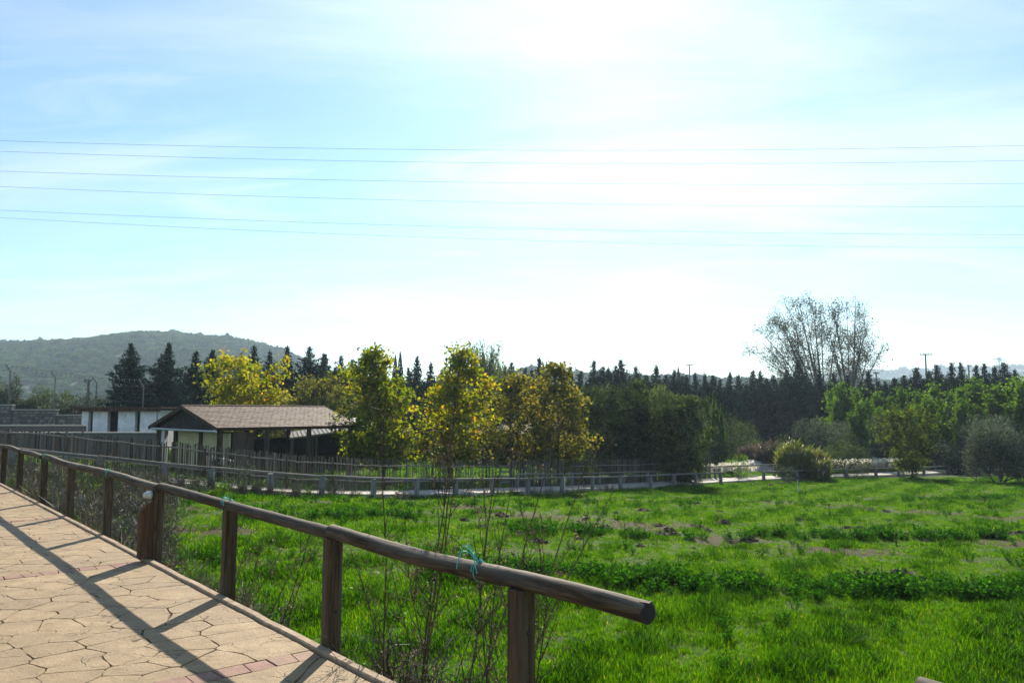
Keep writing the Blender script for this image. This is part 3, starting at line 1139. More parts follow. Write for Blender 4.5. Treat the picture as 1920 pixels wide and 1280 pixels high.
# palings along the far side of the lower path
pal = empty('paling_fence', lp_at(700, LPW + 0.15)[0], 0, 'long screen of thin grey upright sticks behind the lower path', 'fence')
pb = np.array(pal.location)
r_ = np.random.default_rng(21)
b = MB()
xs_ = 960 + FPX * LPF[:, 0] / LPF[:, 1]
acc = 0.0
kk = [k for k in range(len(LPF)) if -260 < xs_[k] < 1374]
rail_lo, rail_hi = [], []
for k in kk:
    NSUB = 8 if xs_[k] < 740 else (6 if xs_[k] < 1005 else 9)
    for sub in range(NSUB):
        fr = sub / NSUB
        p = LPF[k] * (1 - fr) + LPF[min(k + 1, len(LPF) - 1)] * fr
        nn = LPN[k]
        px = 960 + FPX * p[0] / p[1]
        if 990 < px < 1012:
            continue
        base = np.array([p[0] + nn[0] * (LPW + 0.15), p[1] + nn[1] * (LPW + 0.15), p[2] - 0.12])
        H_ = np.interp(px, [-100, 150, 300, 420, 600, 1370], [1.30, 1.36, 1.44, 1.45, 1.50, 1.62])
        if r_.random() < (0.03 if px < 700 else 0.10):
            continue
        h = H_ + r_.normal(0, 0.035) - (0.14 if r_.random() < 0.06 else 0)
        w = r_.uniform(0.034, 0.060) * (1.25 if px > 1010 else 1)
        a = math.atan2(tg[k][1], tg[k][0]) + r_.normal(0, 0.12)
        tl = np.array([r_.normal(0, 0.02), 0, 0]) * h
        dx = np.array([math.cos(a), math.sin(a), 0]) * w / 2
        dy = np.array([-math.sin(a), math.cos(a), 0]) * w * 0.3
        q0 = base - pb + nn.tolist()[0] * 0
        V = np.array([q0 - dx, q0 - dy, q0 + dx, q0 + dy])
        T = V + tl + np.array([0, 0, h]) + np.array([[0, 0, r_.uniform(-.02, .02)]] * 4)
        b.add(np.vstack([V, T]), np.array([[0, 1, 5, 4], [1, 2, 6, 5], [2, 3, 7, 6], [3, 0, 4, 7], [4, 5, 6, 7]]), np.full(8, np.clip(r_.normal(0.5, 0.24), 0, 1)))
o = b.build('pales', M['pales'], pal)
tag(o, kind='stuff')
for px in range(-240, 1380, 93):
    if 985 < px < 1015:
        continue
    p, a = lp_at(px, LPW + 0.05)
    bb = MB()
    bb.tube([[0, 0, -0.2], [0, 0, 0.6], [0, 0, 1.22]], [0.042, 0.04, 0.036], 8)
    o = bb.build('post', M['brown_timber'], pal, smooth=True)
    o.location = Vector(p - pb)
for h in (0.42, 1.12):
    seg = [lp_at(px, LPW + 0.06)[0] + [0, 0, h] for px in range(-240, 1376, 124)]
    for k in range(len(seg) - 1):
        m0, m1 = 960 + FPX * seg[k][0] / seg[k][1], 960 + FPX * seg[k + 1][0] / seg[k + 1][1]
        if m0 < 1000 < m1:
            continue
        d_ = seg[k + 1] - seg[k]
        L_ = np.linalg.norm(d_)
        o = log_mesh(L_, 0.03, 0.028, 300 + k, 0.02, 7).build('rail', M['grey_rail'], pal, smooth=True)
        o.location = Vector(seg[k] - pb)
        o.rotation_euler = (0, -math.asin(d_[2] / L_), math.atan2(d_[1], d_[0]))
# little field gate in the gap of the palings
p, a = lp_at(1001, LPW + 0.2)
gt = empty('field_gate', p, a, 'small slatted gate closing the gap in the palings', 'gate')
for k in range(4):
    bb = MB()
    bb.box((0, 0, 0.30 + k * 0.27), (0.78, 0.035, 0.10))
    bb.build('slat', M['grey_post'], gt)
for s_ in (-0.37, 0.37):
    bb = MB()
    bb.box((s_, 0.042, 0.62), (0.09, 0.045, 1.24))
    bb.build('stile', M['grey_post'], gt)

# ------------------------------------------------------------------ buildings
def P3(x, y, z):
    return np.array([x, y, z], float)


# open shelter with a gabled shingle roof
E0 = np.array([-13.47, 36.0])
uL = np.array([0.61, 0.79])
uL /= np.linalg.norm(uL)
uW = np.array([-0.79, 0.61])
uW /= np.linalg.norm(uW)
SL, SW = 8.5, 6.0
ze, zr = 0.98, 1.99
gsh = -1.55
sh = empty('open_shelter', (*(E0 + uL * SL / 2 + uW * SW / 2), gsh), 0, 'open timber shelter with a brown shingle gable roof and cream end wall', 'shelter')
sb = np.array(sh.location)


def shp(l, w, z):
    p = E0 + uL * l + uW * w
    return np.array([p[0], p[1], z]) - sb


def slab(parent, name, mat, corners, thick):
    c = np.array(corners)
    nn_ = nrm(np.cross(c[1] - c[0], c[-1] - c[0]))
    if nn_[2] < 0:
        nn_ = -nn_
    bb = MB()
    m = len(c)
    bb.add(np.vstack([c, c - nn_ * thick]), [list(range(m)), list(range(2 * m - 1, m - 1, -1))] + [[k, (k + 1) % m, m + (k + 1) % m, m + k] for k in range(m)])
    return bb.build(name, mat, parent)


roof = slab(sh, 'roof', M['brown_timber'], [shp(0, 0, ze - .02), shp(SL, 0, ze - .02), shp(SL, SW / 2, zr - .02), shp(0, SW / 2, zr - .02)], 0.06)
roof2 = slab(sh, 'roof', M['brown_timber'], [shp(0, SW, ze - .02), shp(SL, SW, ze - .02), shp(SL, SW / 2 + .002, zr - .02), shp(0, SW / 2 + .002, zr - .02)], 0.06)
# shingles: courses of tabs on the slope that faces the viewer and on the other
for rf, side in ((roof, 0), (roof2, 1)):
    b = MB()
    rows, cols = 17, 30
    for r in range(rows):
        for c_ in range(-1, cols + 1):
            l0 = (c_ + (0.5 if r % 2 else 0)) * SL / cols + 0.012 + r_.uniform(-.02, .02)
            l1 = l0 + SL / cols - 0.02
            l0, l1 = max(l0, -0.05), min(l1, SL + 0.05)
            if l1 - l0 < 0.03:
                continue
            f0, f1 = r / rows - 0.012, (r + 1.12) / rows
            f1 = min(f1, 1.0)
            lift = r_.uniform(0.006, 0.016)

            def q3(l, f, up):
                w = f * SW / 2
                if side:
                    w = SW - w
                return shp(l, w, ze + (zr - ze) * f + up)
            V = [q3(l0, f0, lift + .012), q3(l1, f0, lift + .012), q3(l1, f1, 0.004), q3(l0, f1, 0.004), q3(l0, f0, lift - .004), q3(l1, f0, lift - .004)]
            b.add(V, [[0, 1, 2, 3], [4, 5, 1, 0]], np.full(6, np.clip(r_.normal(.5, .22), 0, 1)))
    o = b.build('shingles', M['shingle'], rf)
    tag(o, kind='stuff')
# ridge cap, barge boards, eave beam
bb = MB()
bb.tube([shp(-0.06, SW / 2, zr + .01), shp(SL + .06, SW / 2, zr + .01)], 0.05, 8)
bb.build('ridge_cap', M['shingle'], sh)


def beam(parent, name, mat, a, c_, w, h, roll_up=(0, 0, 1)):
    a, c_ = np.asarray(a, float), np.asarray(c_, float)
    d_ = nrm(c_ - a)
    sdv = nrm(np.cross(d_, np.array(roll_up, float)))
    up_ = np.cross(sdv, d_)
    V = []
    for p in (a, c_):
        for x, y in ((-1, -1), (1, -1), (1, 1), (-1, 1)):
            V.append(p + sdv * x * w / 2 + up_ * y * h / 2)
    bb = MB()
    bb.add(V, [[3, 2, 1, 0], [4, 5, 6, 7], [0, 1, 5, 4], [1, 2, 6, 5], [2, 3, 7, 6], [3, 0, 4, 7]])
    return bb.build(name, mat, parent)


for l in (-0.04, SL + 0.04):
    beam(sh, 'barge_board', M['brown_timber'], shp(l, -0.05, ze - .07), shp(l, SW / 2, zr - .07), 0.05, 0.17)
    beam(sh, 'barge_board', M['brown_timber'], shp(l, SW + 0.05, ze - .07), shp(l, SW / 2 + .004, zr - .07), 0.05, 0.17)
for w in (0.30, SW - 0.30):
    beam(sh, 'eave_beam', M['brown_timber'], shp(0.1, w, ze - .06), shp(SL - .1, w, ze - .06), 0.14, 0.18)
for l in (0.35, 2.9, 5.4, SL - 0.35):
    beam(sh, 'tie_beam', M['brown_timber'], shp(l, 0.2, ze - .05), shp(l, SW - .2, ze - .05), 0.10, 0.14)
    beam(sh, 'king_post', M['brown_timber'], shp(l, SW / 2, ze - .04), shp(l, SW / 2, zr - .12), 0.12, 0.12, (1, 0, 0))
    for w in (0.30, SW - 0.30):
        beam(sh, 'column', M['brown_timber'], shp(l, w, gsh - .2), shp(l, w, ze - .12), 0.20, 0.20, (1, 0, 0))
# cream end room
slab_h = 0.86
def wall(parent, name, mat, a, c_, z0, z1, th=0.12):
    a2, c2 = np.array(a), np.array(c_)
    mid = (a2 + c2) / 2
    d_ = c2 - a2
    L_ = np.linalg.norm(d_)
    bb = MB()
    bb.box((0, 0, 0), (L_, th, z1 - z0))
    o = bb.build(name, mat, parent)
    o.location = Vector((mid[0] - parent.location.x, mid[1] - parent.location.y, (z0 + z1) / 2 - parent.location.z))
    o.rotation_euler = (0, 0, math.atan2(d_[1], d_[0]))
    return o


def sxy(l, w):
    return E0 + uL * l + uW * w


wall(sh, 'wall', M['cream'], sxy(0.9, 0.35), sxy(0.9, 2.55), gsh - .2, ze - .28)
wall(sh, 'wall', M['cream'], sxy(0.9, 2.75), sxy(0.9, 4.8), gsh - .2, ze - .28)
wall(sh, 'wall', M['brown_timber'], sxy(0.98, 0.22), sxy(2.1, 0.22), gsh - .2, ze - .24, 0.08)
wall(sh, 'wall', M['dark_board'], sxy(2.1, 0.4), sxy(2.1, 5.6), gsh - .2, ze - .26)
wall(sh, 'wall', M['dark_board'], sxy(2.3, SW - 0.12), sxy(SL - .4, SW - 0.12), gsh - .2, ze - .75, 0.06)
beam(sh, 'doorpost', M['brown_timber'], shp(0.8, 2.65, gsh - .2), shp(0.8, 2.65, ze - .22), 0.16, 0.14, (1, 0, 0))
beam(sh, 'doorpost', M['brown_timber'], shp(0.8, 4.95, gsh - .2), shp(0.8, 4.95, ze - .22), 0.22, 0.14, (1, 0, 0))
o = beam(sh, 'wall_pier', M['plaster'], shp(0.55, 5.72, gsh - .2), shp(0.55, 5.72, ze - .15), 0.42, 0.35, (1, 0, 0))
bb = MB()
bb.tube([shp(-0.25, -0.35, ze - .17), shp(-0.25, SW - 0.7, ze - .10)], 0.055, 8)
bb.build('gutter', M['zinc'], sh)
# dark panel in the gable
gb = MB()
gb.add([shp(0.20, 0.4, ze - .12), shp(0.20, SW - .4, ze - .12), shp(0.20, SW / 2, zr - .16), shp(0.26, 0.4, ze - .12), shp(0.26, SW - .4, ze - .12), shp(0.26, SW / 2, zr - .16)], [[0, 2, 1], [3, 4, 5], [0, 1, 4, 3], [1, 2, 5, 4], [2, 0, 3, 5]])
gb.build('gable_panel', M['dark_board'], sh)

# white block with doorways under a flat roof
wx0, wx1, wd = xat(157, 50.0), xat(318, 50.0), 50.0
gwb = -0.6
wb = empty('toilet_block', ((wx0 + wx1) / 2, wd + 1.5, gwb), 0.0, 'low white flat-roofed block with dark doorways behind the shelter', 'building')
wbb = np.array(wb.location)
zt = zat(766, 50)
WROT = 0.10


def wbp(x, y, z):
    """x along the front, y back from it"""
    return np.array([wx0 + x * math.cos(WROT) - y * math.sin(WROT) * 0.2, wd + x * math.sin(WROT) * -1.0 + y, z]) - wbb


def wbox(name, mat, x0, x1, y0, y1, z0, z1, par=wb):
    V = [wbp(x, y, z) for z in (z0, z1) for x, y in ((x0, y0), (x1, y0), (x1, y1), (x0, y1))]
    bb = MB()
    bb.add(V, [[3, 2, 1, 0], [4, 5, 6, 7], [0, 1, 5, 4], [1, 2, 6, 5], [2, 3, 7, 6], [3, 0, 4, 7]])
    return bb.build(name, mat, par)


k50 = 50.0 / FPX
for a, c_ in ((157, 172), (179, 210), (229, 264), (272, 305)):
    o = wbox('pier', M['plaster'], (a - 157) * k50, (c_ - 157) * k50 - 0.06, 0, 0.75, gwb - .2, zt - .09)
for a, c_ in ((172, 179), (210, 229), (264, 272)):
    o = wbox('doorway', M['dark_void'], (a - 157) * k50 - .05, (c_ - 157) * k50 - .003, 0.35, 0.45, gwb - .2, zt - .10)
wbox('rear_wall', M['plaster'], 0, 5.0, 2.6, 2.8, gwb - .2, zt - .1)
wbox('side_wall', M['plaster'], 5.03, 5.2, 0.1, 2.8, gwb - .2, zt - .1)
wbox('side_wall', M['plaster'], -0.02, 0.12, 0.78, 2.58, gwb - .2, zt - .1)
wbox('fascia', M['brown_timber'], -0.10, 5.4, -0.42, -0.34, zt - .17, zt + .02)
wbox('roof', M['brown_timber'], -0.15, 5.45, -0.50, 3.1, zt + .024, zt + .10)
for a in (190.5, 242.5):
    # small figure signs on the piers
    x = (a - 157) * k50
    bb = MB()
    zc = zt - 0.42
    for poly in ([(-.05, -.11), (.05, -.11), (.05, -.10), (.06, .02), (.0, .06), (-.03, -.10)], [(-.025, .075), (.025, .075), (.03, .11), (0, .13), (-.03, .11)]):
        m = len(poly)
        V = [wbp(x + px_, -0.004, zc + pz) for px_, pz in poly] + [wbp(x + px_, -0.016, zc + pz) for px_, pz in poly]
        bb.add(V, [list(range(m)), list(range(2 * m - 1, m - 1, -1))] + [[k, (k + 1) % m, m + (k + 1) % m, m + k] for k in range(m)])
    bb.build('door_sign', M['zinc'], wb)


# walls at the left: rubble boundary wall in three steps, two low coped walls
def rubble_wall(name, label, x0, y0, x1, y1, z0, z1, stones_=True, seed=0, coping=True, size=0.42):
    r_ = np.random.default_rng(seed)
    L_ = math.hypot(x1 - x0, y1 - y0)
    a = math.atan2(y1 - y0, x1 - x0)
    e = empty(name, (x0, y0, z0), a, label, 'wall')
    bb = MB()
    bb.box((L_ / 2, 0.16, (z1 - z0) / 2), (L_, 0.30, z1 - z0))
    bb.build('wall_core', M['mortar'], e)
    if stones_:
        z = max(0, (z1 - z0) - 1.7)
        while z < (z1 - z0) - 0.1:
            h = r_.uniform(0.6, 1.1) * size * 0.6
            h = min(h, (z1 - z0) - z - 0.01)
            x = r_.uniform(0, .2)
            while x < L_ - 0.15:
                w = min(r_.uniform(0.6, 1.5) * size, L_ - x)
                n = 8
                an = np.arange(n) / n * 2 * math.pi + r_.uniform(0, .6)
                rx, rz = w / 2 * 0.94, h / 2 * 0.92
                sq = lambda c_: np.sign(c_) * np.abs(c_) ** 0.55
                P = np.c_[rx * sq(np.cos(an)), rz * sq(np.sin(an))] * (1 + r_.uniform(-.1, .1, n))[:, None]
                V = np.vstack([np.c_[P[:, 0], np.full(n, .03), P[:, 1]], np.c_[P[:, 0] * .85, np.full(n, -r_.uniform(.02, .06)), P[:, 1] * .85]])
                bs = MB()
                bs.add(V, [[k, (k + 1) % n, n + (k + 1) % n, n + k] for k in range(n)] + [list(range(n, 2 * n))])
                o = bs.build('stone', M['stone'], e)
                o.location = (x + w / 2, 0, z + h / 2)
                x += w
            z += h
    if coping:
        bb = MB()
        bb.box((L_ / 2, 0.16, z1 - z0 + 0.045), (L_ + 0.05, 0.42, 0.08))
        bb.build('coping', M['concrete'], e)
    return e


dw = 56.0
rubble_wall('stone_wall', 'tallest step of the grey rubble wall at the left edge', xat(-130, dw), dw, xat(25, dw), dw, -0.8, zat(760, dw), seed=1)
rubble_wall('stone_wall', 'middle step of the grey rubble wall with a dark stained patch', xat(25.5, dw), dw + .05, xat(108, dw), dw + .05, -0.8, zat(769, dw), seed=2)
rubble_wall('stone_wall', 'lowest step of the grey rubble wall beside the white block', xat(108.5, dw), dw + .1, xat(170, dw), dw + .1, -0.8, zat(779, dw), seed=3)
rubble_wall('garden_wall', 'low grey wall with a pale coping just left of the white block', xat(-100, 47), 47.0, xat(158, 47), 47.2, -1.0, zat(799, 47), False, 4)
rubble_wall('garden_wall', 'long low wall with a thin white coping in front of the white block', xat(-100, 43.5), 43.5, xat(300, 43.5), 43.6, -1.2, zat(812.5, 43.5), False, 5)

# security fence with cranked posts and coiled wire
sf = empty('security_fence', (xat(100, 60), 60, -0.3), 0, 'tall thin metal security fence topped with coiled razor wire at the left', 'fence')
sfb = np.array(sf.location)
tops = []
for px, ty in ((-70, 674), (19, 683), (104, 695), (182, 706), (270, 712)):
    x = xat(px, 60)
    zt_ = zat(ty, 60)
    bb = MB()
    bb.tube([P3(x, 60, -0.4) - sfb, P3(x, 60, zt_ - 0.45) - sfb, P3(x - .02, 59.95, zt_ - .42) - sfb, P3(x - 0.22, 59.7, zt_) - sfb], 0.045, 6)
    bb.build('post', M['wire'], sf)
    tops.append(P3(x, 60, zt_) - sfb)
tops = np.array(tops)
for off in (-0.05, -0.55, -1.1, -1.7, -2.3):
    bb = MB()
    for k in range(len(tops) - 1):
        bb.tube([tops[k] + [0, 0, off], (tops[k] + tops[k + 1]) / 2 + [0, 0, off - .03], tops[k + 1] + [0, 0, off]], 0.009, 4, False)
    bb.build('line_wire', M['wire'], sf)
bb = MB()
for k in range(len(tops) - 1):
    t = np.linspace(0, 1, 90)
    P = tops[k] + (tops[k + 1] - tops[k]) * t[:, None]
    P = P + np.c_[0 * t, 0.22 * np.cos(t * 2 * math.pi * 9), -0.25 + 0.24 * np.sin(t * 2 * math.pi * 9)]
    bb.tube(P, 0.009, 4, False)
bb.build('razor_coil', M['wire'], sf)

# hut and lean-to right of the shelter
hx = xat(640, 47)
hut = empty('hut', (hx, 48.5, -1.85), 0.25, 'small grey-green boarded hut with a pale lintel right of the shelter', 'hut')
hw_, hh = 2.9, 2.75
bb = MB()
bb.box((0, 1.2, hh / 2 - .1), (hw_, 2.4, hh))
body = bb.build('wall', M['hut_green'], hut)
for k in range(14):
    bb = MB()
    bb.box((-hw_ / 2 + 0.11 + k * 0.207, -0.016, hh / 2 - .1), (0.195, 0.025, hh - .02))
    bb.build('board', M['hut_green'], body)
slab(hut, 'roof', M['tile'], [P3(-hw_ / 2 - .2, -.3, hh - .08), P3(hw_ / 2 + .2, -.3, hh - .08), P3(hw_ / 2 + .2, 2.7, hh + .42), P3(-hw_ / 2 - .2, 2.7, hh + .42)], 0.09)
bb = MB()
bb.box((0.75, -0.055, 1.72), (1.35, 0.05, 0.13))
bb.build('lintel', M['concrete'], hut)
bb = MB()
bb.box((0.75, -0.045, 0.80), (1.15, 0.03, 1.66))
dr = bb.build('door', M['dark_board'], hut)
for k in range(4):
    bb = MB()
    bb.box((0.75, -0.066, 0.25 + k * 0.38), (1.1, 0.012, 0.03))
    bb.build('door_rail', M['hut_green'], dr)
lt = empty('lean_to', (xat(580, 44.5), 46.5, -1.7), 0.32, 'low lean-to with a pale edged sloping sheet roof under the shelter eave', 'shed')
r0 = slab(lt, 'roof', M['tile'], [P3(-1.6, -1.3, 1.92), P3(1.8, -1.3, 2.35), P3(1.8, 1.6, 2.62), P3(-1.6, 1.6, 2.19)], 0.05)
beam(lt, 'roof_edge', M['zinc'], P3(-1.62, -1.36, 1.90), P3(1.82, -1.36, 2.33), 0.05, 0.09)
for x in (-1.4, -0.1, 1.5):
    for y in (-1.1, 1.4):
        beam(lt, 'column', M['grey_post'], P3(x, y, -.2), P3(x, y, 1.90 + (x + 1.6) * .126 + (y + 1.3) * 0.09), 0.12, 0.12, (1, 0, 0))
for k in range(15):
    bb = MB()
    bb.tube([P3(-1.55 + k * .235, -1.28, 1.955 + k * .235 * .1265), P3(-1.55 + k * .235, 1.58, 2.225 + k * .235 * .1265)], 0.018, 5)
    bb.build('roof_rib', M['tile'], r0)
bb = MB()
bb.box((0.1, 1.5, 0.9), (3.2, 0.05, 2.0))
bb.build('rear_wall', M['dark_board'], lt)
bb = MB()
bb.box((0.5, 0.9, 0.45), (1.5, 0.6, 0.9))
bb.build('manger', M['brown_timber'], lt)

# dark timber barn behind the plane trees
bx0, bx1, bd = xat(868, 60), xat(990, 60), 60.0
bn = empty('barn', ((bx0 + bx1) / 2, bd + 2.2, -2.3), 0.04, 'dark low barn half hidden behind the yellow trees', 'barn')
W_ = bx1 - bx0
zb = 2.35
bb = MB()
bb.box((0, 0, zb / 2), (W_, 4.4, zb))
bw = bb.build('wall', M['dark_board'], bn)
for k in range(18):
    bb = MB()
    bb.box((-W_ / 2 + (k + .5) * W_ / 18, -2.215, zb / 2), (W_ / 18 - .025, 0.025, zb - .05))
    bb.build('board', M['dark_board'], bw)
slab(bn, 'roof', M['brown_timber'], [P3(-W_ / 2 - .3, -2.6, zb + .02), P3(W_ / 2 + .3, -2.6, zb + .02), P3(W_ / 2 + .3, 0, zb + .75), P3(-W_ / 2 - .3, 0, zb + .75)], 0.08)
slab(bn, 'roof', M['brown_timber'], [P3(-W_ / 2 - .3, 2.6, zb + .02), P3(W_ / 2 + .3, 2.6, zb + .02), P3(W_ / 2 + .3, 0.003, zb + .75), P3(-W_ / 2 - .3, 0.003, zb + .75)], 0.08)
bb = MB()
bb.box((-0.4, -2.25, 1.0), (1.3, 0.04, 2.0))
bb.build('door', M['brown_timber'], bn)
# low hutch with a pale lid in the paddock
hc = empty('hutch', (*at(826, 870, 55)[:2], gz(*at(826, 870, 55)[:2])), 0.1, 'tiny animal hutch with a pale lid behind the palings', 'hutch')
bb = MB()
bb.box((0, 0, .55), (0.8, 0.7, 0.9))
bb.build('box', M['brown_timber'], hc)
bb = MB()
bb.box((0, -0.05, 1.04), (1.05, 0.95, 0.07), tilt=Matrix.Rotation(0.12, 3, 'X'))
bb.build('lid', M['plaster'], hc)
for x in (-.33, .33):
    bb = MB()
    bb.box((x, -.25, 0.0), (.08, .08, .3))
    bb.build('leg', M['brown_timber'], hc)

# ------------------------------------------------------------------ vegetation kit
def leaf_quads(c, size, r_, up=0.3, asp=0.6, dirs=None):
    """diamond leaves at centres c (N,3)"""
    N = len(c)
    v = r_.normal(size=(N, 3)) if dirs is None else nrm(dirs) + r_.normal(size=(N, 3)) * 0.25
    v = nrm(v)
    w = r_.normal(size=(N, 3))
    w[:, 2] += up
    u = nrm(np.cross(v, w))
    s = (size * r_.uniform(0.65, 1.35, N))[:, None]
    return np.stack([c - v * s * .5, c + u * s * asp * .5 - v * s * .05, c + v * s * .5, c - u * s * asp * .5 - v * s * .05], 1)


def curve_pts(p0, d0, L, r_, n=6, droop=0.0, wob=0.12):
    pts = [np.array(p0, float)]
    d = nrm(np.array(d0, float))
    for k in range(n):
        d = nrm(d + r_.normal(0, wob, 3) + np.array([0, 0, -droop]))
        pts.append(pts[-1] + d * L / n)
    return np.array(pts)


def broadleaf(seed, H, R, base=0.2, n_br=26, clump=0.42, per=26, leaf=0.17, tr=0.09, shape='egg', upang=0.6, sub=4, mat_var=(0.5, 0.2), asp=0.75, lean=0.0, fill=0.5):
    """(trunk MB, crown MB) of one tree standing at the origin"""
    r_ = np.random.default_rng(seed)
    T, C = MB(), MB()
    top = H * 0.9
    tp = curve_pts((0, 0, -0.25), (lean, 0, 1), top + .25, r_, 9, 0, 0.035)
    T.tube(tp, np.linspace(tr, tr * 0.2, len(tp)), 8)
    cents = []
    ph = r_.uniform(0, 6)

    def env(h):
        h = np.clip((h - base) / (1 - base), 0.0, 1.0)
        if shape == 'egg':
            return R * np.interp(h, [0, .06, .22, .42, .62, .78, .9, 1.0], [.7, 1.05, 1.18, 1.18, 1.0, .66, .36, .12])
        if shape == 'col':
            return R * np.interp(h, [0, .1, .4, .7, .9, 1.0], [.5, 1.0, .95, .6, .3, .1])
        if shape == 'round':
            return R * np.sqrt(np.clip(1 - (2 * (h * .92 + .04) - 1) ** 2, 0.02, 1))
        return R * (1 - h)
    for k in range(n_br):
        h = base + (0.97 - base) * ((k + r_.uniform(0, .8)) / n_br) ** (1.35 if shape == 'egg' else 1.0)
        z = h * H
        p0 = np.array([np.interp(z, tp[:, 2], tp[:, 0]), np.interp(z, tp[:, 2], tp[:, 1]), min(z, top) - 0.12 * H * upang * (1 if z > .25 * H else .3)])
        p0[2] = max(p0[2], 0.06 * H)
        p0[0] = np.interp(p0[2], tp[:, 2], tp[:, 0])
        p0[1] = np.interp(p0[2], tp[:, 2], tp[:, 1])
        a = ph + k * 2.39996 + r_.uniform(-.4, .4)
        L = float(env(h)) * r_.uniform(0.5, 1.2)
        if L < 0.06 * R:
            L = 0.06 * R
        tgt = np.array([math.cos(a) * L, math.sin(a) * L, z]) + np.array([tp[-1][0] * h, 0, 0])
        d = tgt - p0
        bp = curve_pts(p0, d + np.array([0, 0, 0.25 * L]), np.linalg.norm(d), r_, 6, 0.03, 0.09)
        T.tube(bp, np.linspace(tr * 0.38, tr * 0.07, len(bp)), 5, False)
        for f in (0.5, 0.8, 1.0):
            cents.append((bp[int(round(f * 6))], (0.7 + .3 * f) * min(1.0, .35 + .8 * L / R)))
        for m in range(sub):
            f = r_.uniform(0.35, 0.95)
            q0 = bp[int(f * 6)]
            dd = nrm(r_.normal(size=3) + nrm(d) * 0.8 + np.array([0, 0, .3]))
            sp_ = curve_pts(q0, dd, L * r_.uniform(0.25, 0.5), r_, 4, 0.02, 0.12)
            T.tube(sp_, np.linspace(tr * 0.13, tr * 0.04, len(sp_)), 4, False)
            cents.append((sp_[-1], 1.0 * min(1.0, .3 + .8 * L / R)))
            cents.append((sp_[2], .8 * min(1.0, .3 + .8 * L / R)))
    for p, wgt in cents:
        n = max(2, int(per * wgt * r_.uniform(0.3, 1.5)))
        c = p + r_.normal(size=(n, 3)) * np.array([clump, clump, clump * .7]) * r_.uniform(.5, 1.25) * 0.6
        v = np.clip(r_.normal(mat_var[0] + r_.normal(0, mat_var[1] * .7), mat_var[1], n), 0, 1)
        C.quads(leaf_quads(c, leaf, r_, 0.5, asp), v)
    return T, C


def conifer(seed, H, R, dens=1.0):
    r_ = np.random.default_rng(seed)
    T, C = MB(), MB()
    tp = curve_pts((0, 0, -0.25), (0, 0, 1), H * 0.97 + .25, r_, 8, 0, 0.015)
    T.tube(tp, np.linspace(H * 0.018, 0.012, len(tp)), 7)
    nb = int(130 * dens)
    Q, D, Vv, S = [], [], [], []
    for k in range(nb):
        h = 0.03 + 0.95 * (k + r_.uniform(0, 1)) / nb
        z = h * H
        a = k * 2.39996 + r_.uniform(-.5, .5)
        env = R * ((1 - h) ** 0.85) * (0.85 + 0.15 * math.sin(h * 9 + seed)) + 0.03
        L = env * r_.uniform(0.55, 1.15) * (1.3 if r_.random() < .06 else 1)
        el = 0.18 + 0.60 * h + r_.uniform(-.2, .25)
        d = np.array([math.cos(a) * math.cos(el), math.sin(a) * math.cos(el), math.sin(el)])
        p0 = np.array([np.interp(z - L * .35, tp[:, 2], tp[:, 0]), np.interp(z - L * .35, tp[:, 2], tp[:, 1]), z - L * .35 * math.sin(el) - .05])
        bp = curve_pts(p0, d, L, r_, 4, 0.02, 0.06)
        T.tube(bp, np.linspace(0.022, 0.006, 5), 3, False)
        n = int(max(7, 20 * L / 1.2))
        f = r_.uniform(0.08, 1.04, n) ** .8
        idx = np.clip((f * 4).astype(int), 0, 3)
        fr = (f * 4 - idx)[:, None]
        c = bp[idx] * (1 - fr) + bp[idx + 1] * fr
        spread = 0.14 * (1.15 - f)[:, None] * L + 0.05
        c = c + r_.normal(size=(n, 3)) * spread
        Q.append(c)
        D.append(np.tile(d, (n, 1)) + r_.normal(size=(n, 3)) * 0.55 + np.array([0, 0, .25]))
        S.append((0.24 + 0.10 * r_.random(n)) * (0.45 + 0.55 * min(1, (1 - h) * 3)))
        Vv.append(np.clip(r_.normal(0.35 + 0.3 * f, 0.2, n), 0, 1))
    # the ragged leader
    n = 30
    f = r_.random(n)
    Q.append(np.c_[r_.normal(0, .05, n) * (1.2 - f) + tp[-1][0], r_.normal(0, .05, n) * (1.2 - f) + tp[-1][1], H * (0.88 + .12 * f)])
    D.append(np.c_[r_.normal(0, .5, n), r_.normal(0, .5, n), np.full(n, .9)])
    S.append(.20 - .10 * f)
    Vv.append(np.full(n, .5))
    Q, D, S, Vv = np.vstack(Q), np.vstack(D), np.concatenate(S), np.concatenate(Vv)
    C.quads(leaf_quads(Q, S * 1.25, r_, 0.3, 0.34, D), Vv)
    return T, C


